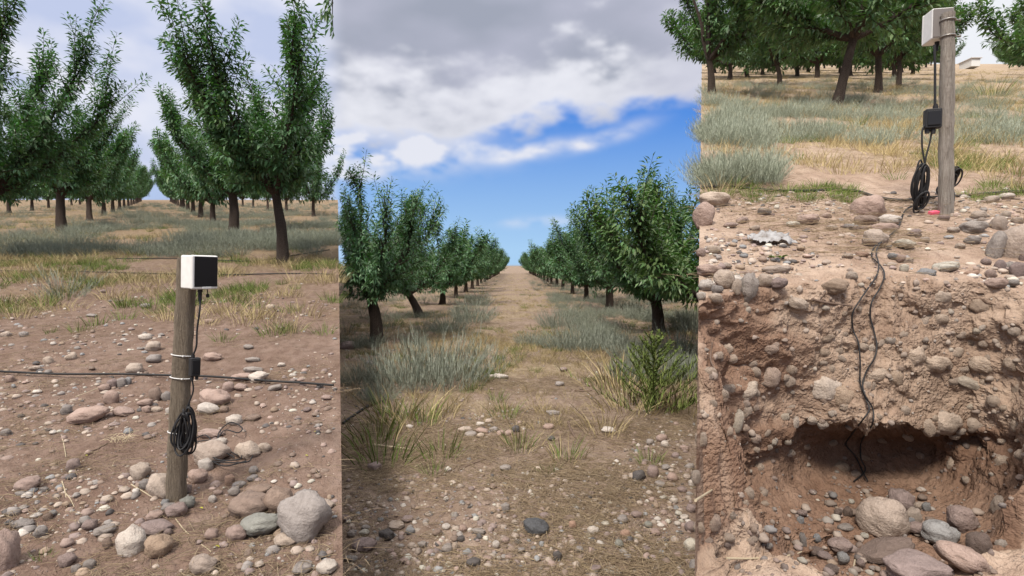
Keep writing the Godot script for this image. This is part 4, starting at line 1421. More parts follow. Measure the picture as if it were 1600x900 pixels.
func build_small_things() -> void:
	# torn plastic bag
	var c := put(PLOT_R, 1203, 380)
	var s := Shape.new()
	var n := noise(2.6, 91)
	for i in 15:
		for j in 19:
			var u := i / 14.0 * 2.0 - 1.0
			var t := j / 18.0 * 2.0 - 1.0
			var edge := 1.0 + 0.35 * n.get_noise_2d(u * 1.3 + 5.0, t * 1.3)
			var x := t * 0.095 * edge
			var z := u * 0.06 * edge
			s.v.append(Vector3(x, 0.012 + 0.030 * maxf(0.0, 1.0 - u * u * 0.8 - t * t * 0.7) + 0.022 * n.get_noise_2d(x * 12.0, z * 12.0) + 0.012 * absf(n.get_noise_2d(x * 30.0 + 8.0, z * 30.0)) - z * 0.30, z))
	for i in 14:
		for j in 18:
			var a := i * 19 + j
			s.tri(a, a + 19, a + 1)
			s.tri(a + 1, a + 19, a + 20)
	s.smooth()
	var bag := obj("plastic_bag", s.done(), M.plastic)
	bag.position = c + Vector3.UP * 0.008
	tag(bag, "crumpled torn white plastic bag lying on the soil above the pit", "bag")
	# a pink rag by the post
	var rag := obj("pink_tag", rounded_box(Vector3(0.055, 0.022, 0.03), 0.006), M.pink)
	rag.position = put(PLOT_R, 1459, 336) + Vector3.UP * 0.012
	rag.rotation = Vector3(0.3, 0.2, 0.12)
	tag(rag, "small bright pink plastic piece at the foot of the pale post", "litter")
	# green leaves dropped on the soil
	s = Shape.new()
	for k in 9:
		s.leaf(Vector3(rng.randf_range(-0.03, 0.03), 0.01, rng.randf_range(-0.02, 0.02)), Vector3(rng.randf_range(-1, 1), 0.2, rng.randf_range(-1, 1)).normalized(), Vector3.UP, 0.04, 0.018, Color(0.14, 0.26, 0.05), 0.1)
	var sprout := obj("green_sprout", s.done(), M.grass)
	sprout.position = put(PLOT_R, 1221, 406)
	tag(sprout, "small flat green sprout just below the plastic bag", "weed", "", "stuff")
	# far shed through the gap
	var shed := thing("shed", "small white shed seen through the gap behind the pale post", "shed", spot(PLOT_R, ray(1503, 450).x * 58.0, 58.0))
	obj("wall", rounded_box(Vector3(0.9, 0.8, 1.6), 0.03), M.white, shed).position.y = 0.4
	var roof := obj("roof", rounded_box(Vector3(1.1, 0.1, 1.9), 0.03), M.lilac, shed)
	roof.position.y = 0.85
	# sticks and twigs
	stick(PLOT_R, [[1268, 472], [1290, 474], [1328, 478]], 0.005, M.twig, "thin brown stick lying across the rim of the pit")
	stick(PLOT_R, [[1094, 652], [1108, 662], [1122, 678], [1116, 695], [1108, 702]], 0.004, M.twig, "curled root sticking out of the pit's ruddy side wall")
	stick(PLOT_R, [[1115, 535], [1108, 560], [1118, 580]], 0.003, M.twig, "fine root on the ruddy side wall, higher up")
	stick(PLOT_R, [[1140, 866], [1180, 868], [1235, 864], [1250, 862]], 0.0028, M.straw, "pale straw stalk lying along the near edge of the pit")
	stick(PLOT_R, [[1094, 768], [1112, 762], [1132, 758]], 0.0028, M.straw, "pale straw stalk sticking from the side wall of the pit")
	stick(PLOT_R, [[1334, 855], [1336, 870], [1334, 885]], 0.003, M.straw, "short pale straw stub standing on the pit floor")
	stick(PLOT_M, [[577, 695], [605, 698], [640, 702]], 0.016, M.straw, "bleached thick stick lying across the wide green grass patch")
	stick(PLOT_M, [[648, 730], [662, 722], [676, 716]], 0.010, M.straw, "bleached thin stick lying before the upright green tuft")
	stick(PLOT_M, [[788, 746], [815, 752], [840, 758], [868, 758], [900, 748]], 0.014, M.twig, "long dark bent twig lying across the stony path")
	stick(PLOT_M, [[798, 762], [808, 774], [822, 786]], 0.010, M.twig, "short dark twig pointing down the path")
	stick(PLOT_M, [[716, 735], [745, 722], [782, 712]], 0.008, M.twig, "thin dark twig behind the long bent one")
	stick(PLOT_M, [[885, 608], [905, 611], [925, 610]], 0.014, M.twig, "straight dark twig farther up the path")
	stick(PLOT_M, [[888, 660], [892, 672], [900, 685]], 0.018, M.twig, "dark broken stump of a twig by the white stone")
	stick(PLOT_L, [[205, 757], [235, 775], [262, 795], [290, 830], [330, 862]], 0.003, M.straw, "long yellow stalk lying below the post's foot")
	stick(PLOT_L, [[96, 680], [100, 696], [103, 714]], 0.003, M.straw, "upright bleached twig on the bare soil, farther of two")
	stick(PLOT_L, [[97, 752], [102, 770], [104, 792]], 0.003, M.straw, "split bleached twig on bare soil, in front of the upright one")
	stick(PLOT_L, [[102, 770], [110, 780], [116, 792]], 0.0025, M.straw, "side piece of the split bleached twig")
	stick(PLOT_L, [[118, 620], [140, 612], [160, 603]], 0.004, M.straw, "pale stick leaning on stones before the hose")
	stick(PLOT_L, [[140, 706], [155, 700], [168, 692]], 0.005, M.twig, "short dark stick near the dry root tangle")
	stick(PLOT_L, [[500, 638], [515, 632], [525, 630]], 0.004, M.twig, "thin dark stick at the plot's edge by the hose")
	for e in [[133, 713, "fallen yellow leaf beside the short dark stick"], [476, 713, "fallen pale leaf on the bare soil past the loose cable"], [312, 795, "fallen yellow leaf under the post's foot"], [337, 855, "fallen yellow leaf before the big grey boulder"], [490, 676, "fallen green leaf near the plot's edge"]]:
		s = Shape.new()
		s.leaf(Vector3.ZERO, Vector3(0.8, 0.1, 0.5).normalized(), Vector3.UP, 0.03, 0.012, Color(0.38, 0.36, 0.06), 0.1)
		var lf := obj("fallen_leaf", s.done(), M.grass)
		lf.position = put(PLOT_L, e[0], e[1]) + Vector3.UP * 0.008
		tag(lf, e[2], "leaf", "fallen leaves round the post")
	# tangle of dry roots beside the post
	s = Shape.new()
	var r := RandomNumberGenerator.new()
	r.seed = 77
	for k in 40:
		var p := Vector3(r.randf_range(-0.05, 0.05), r.randf_range(0.0, 0.03), r.randf_range(-0.04, 0.04))
		var q := p + Vector3(r.randf_range(-0.06, 0.06), r.randf_range(-0.01, 0.04), r.randf_range(-0.05, 0.05))
		s.tube([p, (p + q) * 0.5 + Vector3(0, 0.012, 0), q], [0.0014, 0.0012, 0.0008], 4, Color(0.6, 0.5, 0.35), 0.0, null, false)
	var tang := obj("root_tangle", s.done(), M.grass)
	tang.position = put(PLOT_L, 190, 692) + Vector3.UP * 0.006
	tag(tang, "tangle of dry brown roots on the soil beside the post", "roots", "", "stuff")
	# distant hill at the end of the plot
	s = Shape.new()
	for k in 21:
		var px := 190.0 + k * 7.0
		var y := 305.0 - 30.0 * exp(-pow((px - 262.0) / 40.0, 2.0))
		s.v.append(at(px, y, 900.0))
		s.v.append(at(px, y, 900.0) + Vector3(0, -20, -150))
		s.v.append(at(px, 330.0, 880.0))
	for k in 20:
		for q in [[0, 2], [1, 0]]:
			var a: int = k * 3 + q[0]
			var b: int = k * 3 + q[1]
			s.tri(a, b, a + 3)
			s.tri(b, b + 3, a + 3)
	s.smooth()
	struct("hills", s.done(), M.hill)


func stick(plot: int, pts: Array, r: float, m: Material, label: String) -> void:
	var p := []
	for e in pts:
		var g := put(plot, e[0], e[1])
		p.append(g + (EYE - g).normalized() * r * 1.5)
	var c := curve(p, 5)
	var rr := []
	for k in c.size():
		rr.append(r * (1.1 - 0.5 * k / c.size()))
	var s := Shape.new()
	s.tube(c, rr, 7, Color.WHITE, 0.2, fine)
	tag(obj("stick", s.done(), m), label, "stick")


# ------------------------------------------------------------------ stones of the three plots
func lay_stones() -> void:
	for k in 7:
		stones_fine.append(pebble(201 + k, 16, 24, 0.22))
		stones_mid.append(pebble(211 + k, 9, 13, 0.25))
		stones_small.append(pebble(221 + k, 5, 7, 0.3))
	var L := [[474, 811, 78, 76, 0, "grey", "big round grey boulder, largest stone on the post's plot"], [405, 817, 57, 36, -3, "greenish", "smooth greenish stone leaning against the big grey boulder"], [388, 789, 56, 39, 2, "brown", "broad brown pink stone behind the greenish one"], [204, 848, 43, 45, 0, "pale", "pale grey round stone in front of the post"], [246, 854, 40, 35, 5, "tan", "tan brown stone touching the pale round one"], [138, 648, 54, 27, -9, "pink", "long pink stone on bare soil opposite the coil"], [254, 760, 44, 36, 38, "beige", "egg-shaped beige stone propped against the post's foot"], [219, 738, 28, 27, 0, "beige", "rounded beige stone just behind the propped egg-shaped one"], [369, 832, 31, 26, 0, "pink", "pink stone in front of the greenish one"], [434, 783, 44, 39, 10, "brown", "brown stone wedged behind the big grey boulder"], [387, 704, 38, 26, 22, "beige", "beige egg-shaped stone beside the loose cable"], [334, 622, 44, 28, 12, "pink", "flat pink stone behind the coil of cable"], [326, 638, 30, 17, 14, "pale", "pale stone beside the flat pink one"], [9, 864, 36, 70, 3, "pink", "tall pink boulder at the outer side of the plot"], [329, 708, 52, 38, 10, "dusty", "half-buried dusty stone under the loose cable"], [332, 557, 26, 15, 4, "pink", "pink stone standing past the junction box"]]
	for e in L:
		stone(PLOT_L, e[0], e[1], e[2], e[3], e[4], e[5], e[6], "")
	var l2 := [[413, 700, 21, 16, "beige"], [366, 657, 24, 18, "pale"], [357, 606, 18, 18, "pink"], [376, 605, 19, 12, "pink"], [243, 617, 18, 25, "brown"], [227, 629, 22, 12, "pink"], [229, 640, 15, 12, "pink"], [174, 622, 21, 23, "pink"], [193, 643, 31, 14, "pink"], [104, 641, 16, 17, "grey"], [210, 577, 23, 20, "beige"], [378, 589, 31, 14, "pink"], [403, 590, 28, 18, "pale"], [395, 577, 28, 10, "grey"], [43, 757, 32, 24, "pink"], [34, 818, 32, 14, "grey"], [64, 832, 19, 18, "grey"], [140, 820, 21, 17, "mauve"], [164, 828, 29, 19, "grey"], [105, 875, 25, 21, "mauve"], [321, 727, 22, 21, "pale"], [332, 780, 12, 12, "pale"], [293, 785, 22, 18, "greenish"], [308, 745, 28, 24, "pink"], [242, 805, 25, 16, "pink"], [276, 797, 29, 24, "mauve"], [244, 824, 44, 24, "mauve"], [359, 751, 16, 18, "orange"], [374, 757, 21, 12, "grey"], [366, 768, 17, 15, "grey"], [404, 766, 36, 19, "brown"], [449, 842, 37, 21, "beige"], [476, 773, 28, 17, "grey"], [506, 789, 30, 18, "beige"], [317, 881, 39, 31, "dusty"], [472, 887, 30, 20, "grey"], [510, 885, 32, 21, "pale"], [115, 728, 20, 21, "mauve"], [330, 677, 40, 15, "pink"], [396, 735, 14, 13, "grey"], [395, 747, 17, 11, "grey"], [119, 889, 16, 14, "grey"], [140, 882, 18, 16, "grey"], [227, 527, 18, 12, "pale"], [240, 542, 21, 17, "beige"], [240, 561, 21, 15, "grey"], [210, 575, 22, 14, "beige"], [111, 558, 16, 11, "beige"], [75, 564, 15, 14, "beige"], [422, 481, 15, 11, "beige"], [227, 478, 14, 8, "grey"], [160, 456, 13, 6, "mauve"], [143, 493, 18, 6, "grey"], [388, 542, 15, 8, "grey"], [395, 562, 24, 8, "grey"], [328, 502, 14, 8, "pink"], [10, 523, 14, 10, "beige"], [37, 523, 12, 10, "grey"], [264, 792, 20, 14, "grey"], [258, 786, 12, 12, "bluish"], [82, 802, 12, 10, "bluish"], [75, 808, 13, 13, "brown"], [69, 765, 12, 9, "grey"], [10, 676, 14, 12, "grey"], [226, 757, 16, 16, "grey"], [262, 832, 14, 12, "mauve"], [330, 835, 20, 18, "pink"], [168, 850, 14, 20, "brown"], [176, 600, 15, 16, "mauve"], [190, 598, 14, 16, "grey"], [200, 596, 10, 13, "bluish"], [163, 606, 16, 12, "pink"], [430, 606, 22, 10, "grey"], [350, 640, 14, 12, "brown"], [395, 653, 24, 12, "brown"], [260, 620, 14, 16, "grey"], [266, 642, 14, 12, "pale"], [245, 640, 16, 10, "beige"], [345, 690, 18, 12, "pale"], [440, 570, 12, 7, "pale"], [510, 621, 16, 9, "pink"], [480, 640, 12, 8, "mauve"], [55, 575, 18, 7, "beige"], [15, 592, 14, 12, "pink"], [340, 770, 14, 10, "pink"], [293, 765, 12, 14, "mauve"]]
	for e in l2:
		stone(PLOT_L, e[0], e[1], e[2], e[3], rng.randf_range(-12, 12), e[4], "", "")
	var M1 := [[837, 824, 40, 26, 8, "slate", "slate blue stone, darkest and largest on the alley's gravel"], [569, 851, 36, 22, -4, "mauve", "smooth mauve brown stone at the alley's near end by the bank"], [955, 892, 27, 14, 3, "cream", "cream coloured flat stone at the alley's near end"], [1080, 852, 23, 20, 10, "cream", "cream coloured blocky stone against the bank"], [604, 836, 24, 18, 0, "dark", "dark grey stone beside the mauve brown one"], [618, 821, 25, 13, 0, "beige", "pink beige oval stone behind the dark grey one"], [778, 588, 32, 8, 0, "pale", "thin white slab lying flat far up the path"], [543, 541, 24, 15, -4, "mauve", "mauve stone beside the first tree's trunk"], [950, 672, 22, 11, 3, "pale", "white stone alone in straw up the path"], [1020, 738, 18, 22, 0, "mauve", "pointed grey stone at the top of the gravel heap"]]
	for e in M1:
		stone(PLOT_M, e[0], e[1], e[2], e[3], e[4], e[5], e[6], "")
	var m2 := [[740, 878, 24, 13, "dark"], [871, 869, 14, 15, "dark"], [977, 835, 16, 15, "orange"], [1024, 831, 18, 11, "pink"], [999, 744, 20, 18, "dark"], [1050, 746, 17, 15, "pink"], [1031, 757, 17, 11, "grey"], [790, 731, 20, 10, "grey"], [790, 793, 14, 14, "grey"], [852, 806, 18, 11, "mauve"], [890, 810, 22, 9, "brown"], [895, 821, 12, 14, "orange"], [967, 850, 14, 14, "greenish"], [1013, 820, 13, 11, "greenish"], [1080, 823, 20, 16, "mauve"], [586, 730, 22, 16, "mauve"], [641, 830, 14, 12, "bluish"], [699, 857, 18, 14, "grey"], [711, 856, 10, 16, "beige"], [723, 826, 13, 12, "pink"], [697, 823, 14, 10, "pale"], [683, 832, 16, 11, "brown"], [569, 832, 16, 10, "cream"], [572, 824, 14, 8, "grey"], [549, 834, 13, 11, "grey"], [539, 811, 18, 13, "mauve"], [637, 811, 19, 11, "mauve"], [775, 851, 12, 12, "pale"], [790, 844, 14, 10, "pink"], [748, 830, 22, 9, "grey"], [927, 829, 18, 14, "pale"], [946, 818, 14, 7, "cream"], [981, 870, 13, 9, "grey"], [1085, 885, 18, 20, "grey"], [930, 888, 20, 9, "mauve"], [762, 872, 17, 8, "pink"], [795, 872, 12, 10, "pink"], [995, 804, 17, 11, "mauve"], [973, 811, 17, 12, "grey"], [1081, 795, 16, 14, "mauve"], [1060, 802, 12, 8, "cream"], [1069, 808, 14, 8, "pale"], [1059, 818, 12, 8, "pale"], [1053, 782, 13, 9, "pale"], [1037, 777, 12, 6, "cream"], [727, 671, 23, 9, "beige"], [751, 663, 14, 8, "pale"], [753, 673, 21, 9, "pink"], [735, 679, 19, 11, "grey"], [751, 681, 14, 9, "beige"], [772, 671, 14, 9, "grey"], [795, 677, 15, 10, "pink"], [806, 671, 13, 12, "dark"], [783, 677, 14, 10, "pink"], [763, 658, 12, 8, "beige"], [857, 667, 18, 10, "pink"], [640, 667, 14, 7, "pale"], [865, 645, 22, 8, "grey"], [1034, 685, 17, 13, "pink"], [1039, 694, 13, 11, "pale"], [1016, 691, 12, 10, "grey"], [860, 685, 14, 8, "dark"], [579, 567, 15, 8, "grey"], [1056, 712, 14, 10, "mauve"], [1070, 700, 14, 9, "pink"], [1078, 730, 14, 12, "grey"], [1066, 765, 14, 10, "mauve"], [1082, 755, 12, 12, "pale"], [1040, 730, 14, 9, "grey"], [1073, 745, 12, 9, "beige"], [632, 875, 16, 9, "pink"], [660, 850, 14, 9, "grey"], [610, 862, 12, 9, "pink"], [720, 842, 12, 9, "dark"], [815, 860, 12, 9, "grey"], [905, 858, 13, 9, "grey"], [1010, 858, 14, 9, "mauve"], [1040, 845, 12, 9, "dark"], [1060, 868, 13, 9, "pink"], [545, 872, 14, 9, "grey"], [670, 803, 12, 7, "beige"], [875, 600, 14, 8, "grey"], [880, 577, 12, 7, "mauve"]]
	for e in m2:
		stone(PLOT_M, e[0], e[1], e[2], e[3], rng.randf_range(-12, 12), e[4], "", "")
	var R := [[1115, 312, 43, 27, -3, "beige", "beige boulder beside the hose at the cut edge"], [1100, 338, 32, 38, 0, "pink", "pink boulder at the cut edge below the hose"], [1356, 324, 45, 38, 8, "pink", "beige pink boulder just below the hose, near the hanging bundle"], [1353, 345, 35, 19, 2, "brown", "brown stone in front of the beige pink boulder"], [1388, 344, 35, 18, -2, "pale", "pale flat stone between boulder and cable"], [1367, 373, 34, 28, 10, "beige", "beige stone right beside the two cables"], [1383, 356, 40, 16, 0, "pink", "flat pink stone under the cables"], [1520, 355, 34, 23, -4, "grey", "pale grey oval stone beyond the pale post"], [1557, 386, 23, 47, 14, "grey", "tall upright grey stone leaning by the dusty boulder"], [1588, 382, 44, 60, 0, "dusty", "biggest dusty boulder beyond the post on the rim"], [1477, 417, 37, 17, -12, "cream", "white long stone on the rim below the post"], [1447, 427, 26, 16, -4, "bluish", "blue grey stone touching the white long one"], [1170, 449, 25, 43, 12, "grey", "long grey stone upright in the cobble row"], [1132, 436, 30, 29, 0, "beige", "round beige stone in the cobble row"], [1107, 422, 36, 22, 0, "pink", "broad pink stone at the cobble row's outer end"], [1305, 448, 37, 22, -3, "tan", "tan stone half sunk in the pit's rim"], [1379, 808, 66, 66, 8, "dusty", "heart-shaped boulder standing in the middle of the pit"], [1408, 784, 36, 38, 0, "mauve", "grey mauve stone behind the heart-shaped boulder"], [1503, 811, 38, 42, -38, "mauve", "mauve egg-shaped stone on the post side of the pit"], [1468, 834, 48, 39, 4, "bluish", "blue grey stone with dirt in the pit's middle"], [1502, 870, 72, 42, 18, "pink", "pink boulder at the pit's near edge"], [1429, 885, 88, 46, -4, "mauve", "broad mauve boulder at the pit's near edge"], [1385, 862, 88, 36, -14, "wet", "muddy brown slab stone between the boulders"], [1529, 847, 31, 34, 0, "wet", "wet brown stone at the pit's shaded side"]]
	for e in R:
		stone(PLOT_R, e[0], e[1], e[2], e[3], e[4], e[5], e[6], "")
	var r2 := [[1262, 343, 33, 18, "pink"], [1195, 331, 22, 12, "grey"], [1240, 351, 22, 10, "cream"], [1326, 355, 18, 11, "grey"], [1344, 358, 24, 11, "brown"], [1520, 376, 22, 16, "grey"], [1116, 390, 22, 14, "beige"], [1151, 449, 14, 25, "beige"], [1195, 438, 23, 21, "beige"], [1215, 443, 27, 18, "mauve"], [1103, 446, 24, 18, "pale"], [1121, 452, 18, 14, "grey"], [1118, 466, 24, 16, "beige"], [1096, 462, 14, 12, "pale"], [1246, 475, 28, 20, "beige"], [1331, 431, 17, 14, "beige"], [1212, 422, 44, 16, "dusty"], [1346, 398, 19, 12, "orange"], [1408, 404, 14, 13, "pink"], [1420, 408, 14, 12, "beige"], [1413, 419, 13, 13, "cream"], [1561, 351, 22, 26, "dusty"], [1529, 337, 22, 16, "beige"], [1550, 312, 20, 12, "beige"], [1572, 307, 22, 11, "pale"], [1475, 340, 16, 11, "mauve"], [1415, 381, 30, 14, "cream"], [1591, 422, 22, 24, "mauve"], [1563, 417, 15, 20, "mauve"], [1548, 428, 15, 14, "pink"], [1577, 417, 16, 14, "grey"], [1557, 442, 28, 16, "pink"], [1518, 427, 24, 10, "orange"], [1584, 442, 16, 10, "grey"], [1429, 806, 21, 25, "beige"], [1423, 815, 12, 12, "bluish"], [1436, 825, 40, 17, "mauve"], [1312, 852, 33, 22, "mauve"], [1317, 872, 18, 19, "bluish"], [1255, 845, 10, 26, "grey"], [1277, 841, 13, 13, "bluish"], [1251, 813, 11, 12, "bluish"], [1253, 801, 16, 9, "mauve"], [1321, 824, 24, 11, "grey"], [1202, 853, 12, 9, "grey"], [1330, 784, 9, 9, "cream"], [1351, 837, 12, 9, "cream"], [1273, 861, 26, 14, "wet"], [1295, 825, 14, 14, "orange"], [1308, 833, 12, 7, "bluish"], [1325, 800, 14, 16, "wet"], [1310, 800, 12, 10, "wet"], [1288, 868, 24, 14, "mauve"], [1300, 889, 20, 14, "wet"], [1345, 880, 14, 12, "mauve"], [1448, 792, 12, 14, "bluish"], [1436, 790, 14, 12, "beige"], [1270, 345, 14, 10, "pink"], [1160, 345, 18, 11, "pink"], [1140, 352, 20, 10, "pink"], [1300, 356, 16, 10, "beige"], [1290, 338, 20, 10, "pink"], [1180, 356, 16, 8, "beige"], [1430, 365, 18, 14, "mauve"], [1445, 375, 14, 10, "beige"], [1490, 360, 18, 10, "beige"], [1500, 385, 14, 10, "beige"], [1395, 400, 14, 10, "bluish"], [1325, 400, 18, 9, "beige"], [1310, 308, 16, 8, "mauve"], [1095, 395, 14, 14, "pink"], [1135, 415, 16, 10, "beige"], [1162, 428, 12, 9, "pink"], [1540, 410, 14, 12, "mauve"], [1600, 402, 12, 14, "mauve"], [1572, 336, 14, 12, "beige"], [1590, 345, 16, 12, "dusty"], [1535, 345, 14, 10, "dusty"]]
	for e in r2:
		stone(PLOT_R, e[0], e[1], e[2], e[3], rng.randf_range(-14, 14), e[4], "", "")


func embed(wall: Node3D, px: float, py: float, w: float, h: float, turn: float, tone: String) -> void:
	# a stone half sunk in the pit's wall: a piece of the wall
	var hit: Variant = pit_hit(px, py)
	if hit == null:
		return
	var d: float = hit[2]
	var o := MeshInstance3D.new()
	o.mesh = stones_fine[rng.randi() % 7] if w > 26.0 else (stones_mid[rng.randi() % 7])
	o.material_override = M.stone["set_" + tone + str(rng.randi() % 2)]
	var ww := w / FOCAL * d * 0.5
	var hh := h / FOCAL * d * 0.5
	o.name = "embedded_stone" if n_embedded == 0 else "embedded_stone_%03d" % n_embedded
	n_embedded += 1
	o.transform = Transform3D(Basis(Vector3(0, 0, 1), deg_to_rad(-turn)) * Basis.from_scale(Vector3(ww, hh, minf(ww, hh) * 0.95) * 1.06), hit[0] + ray(px, py).normalized() * minf(ww, hh) * rng.randf_range(0.45, 0.75))
	wall.add_child(o)


var n_embedded := 0


func lay_wall_stones(wall: Node3D) -> void:
	var known := [[1118, 640, 26, 20, 10, "beige"], [1130, 700, 20, 16, -20, "dusty"], [1150, 740, 24, 18, 15, "dusty"], [1105, 690, 18, 24, 0, "beige"], [1125, 780, 22, 16, 30, "dusty"], [1165, 640, 18, 14, 0, "beige"], [1170, 770, 18, 22, 0, "dusty"], [1140, 840, 18, 14, 0, "dusty"], [1110, 580, 22, 16, 0, "dusty"], [1463, 463, 33, 25, 0, "beige"], [1207, 543, 28, 19, -20, "pink"], [1175, 566, 22, 20, -30, "beige"], [1207, 586, 28, 36, 10, "pink"], [1292, 532, 29, 18, -10, "tan"], [1426, 554, 34, 32, 0, "beige"], [1460, 564, 36, 30, 0, "beige"], [1538, 572, 46, 28, 12, "beige"], [1531, 479, 31, 23, 15, "tan"], [1589, 518, 25, 18, 10, "grey"], [1372, 584, 37, 20, -10, "beige"], [1390, 532, 19, 12, 0, "bluish"], [1524, 513, 15, 10, 0, "cream"], [1582, 572, 20, 24, 20, "beige"], [1283, 604, 47, 50, 0, "pale"], [1173, 607, 38, 21, -36, "pale"], [1140, 607, 26, 14, -15, "beige"], [1154, 660, 17, 38, 15, "cream"], [1513, 601, 48, 18, 20, "cream"], [1474, 658, 39, 41, 0, "beige"], [1449, 665, 19, 28, -25, "beige"], [1522, 659, 26, 26, 0, "beige"], [1550, 632, 22, 20, 0, "beige"], [1516, 637, 14, 14, 0, "cream"], [1499, 676, 17, 14, 0, "pale"], [1316, 619, 36, 30, 10, "tan"], [1243, 659, 13, 19, 0, "pale"], [1268, 657, 17, 14, 0, "pale"], [1287, 667, 17, 14, -20, "pale"], [1223, 649, 15, 11, -10, "cream"], [1230, 688, 12, 12, 0, "cream"], [1211, 688, 11, 10, 0, "cream"], [1415, 640, 19, 15, 20, "beige"], [1566, 719, 20, 22, 0, "beige"], [1559, 790, 21, 33, 0, "grey"], [1485, 726, 13, 18, 10, "beige"], [1511, 751, 17, 12, 50, "grey"], [1316, 731, 25, 19, -10, "tan"], [1335, 740, 19, 12, 0, "pink"], [1145, 804, 13, 18, 15, "grey"], [1108, 820, 22, 27, 0, "mauve"], [1115, 852, 15, 18, 0, "beige"], [1096, 738, 14, 22, 0, "grey"], [1564, 852, 15, 17, 0, "bluish"], [1283, 548, 20, 16, 0, "tan"], [1240, 600, 20, 18, -20, "beige"], [1470, 500, 22, 16, 0, "beige"], [1443, 505, 20, 22, 30, "beige"], [1408, 522, 17, 12, -30, "beige"], [1500, 545, 16, 18, 40, "beige"], [1400, 590, 20, 24, 0, "tan"], [1355, 600, 24, 16, 0, "beige"], [1590, 610, 16, 22, 0, "beige"], [1592, 665, 14, 20, 0, "beige"], [1420, 685, 18, 10, 30, "beige"], [1440, 715, 22, 10, 40, "dusty"], [1235, 708, 20, 10, -20, "beige"], [1260, 700, 14, 9, 0, "tan"], [1380, 690, 20, 9, 10, "tan"], [1300, 690, 18, 10, -15, "tan"], [1350, 715, 22, 10, 20, "tan"], [1160, 690, 14, 10, 0, "pale"], [1130, 640, 14, 10, 0, "beige"]]
	for e in known:
		embed(wall, e[0], e[1], e[2], e[3], e[4], e[5])
	var tones := ["beige", "beige", "dusty", "pale", "beige", "pink", "dusty", "beige", "dusty", "dusty"]
	for k in 45:
		var w := rng.randf_range(7, 20)
		embed(wall, rng.randf_range(1094, 1200), rng.randf_range(540, 870), w, w * rng.randf_range(0.6, 1.0), rng.randf_range(-60, 60), ["dusty", "beige", "mauve", "pink"][k % 4])
	for k in 75:
		var px := rng.randf_range(1098, 1600)
		var py := rng.randf_range(470, 735)
		var lip := 690.0 - 40.0 * exp(-pow((px - 1370.0) / 90.0, 2.0)) + absf(px - 1370.0) * 0.12
		if py > lip and rng.randf() > 0.25:
			continue
		if px < 1220.0 and rng.randf() < 0.6:
			continue
		var w := rng.randf_range(8, 19)
		embed(wall, px, py, w, w * rng.randf_range(0.55, 0.95), rng.randf_range(-50, 50), tones[rng.randi() % 10])


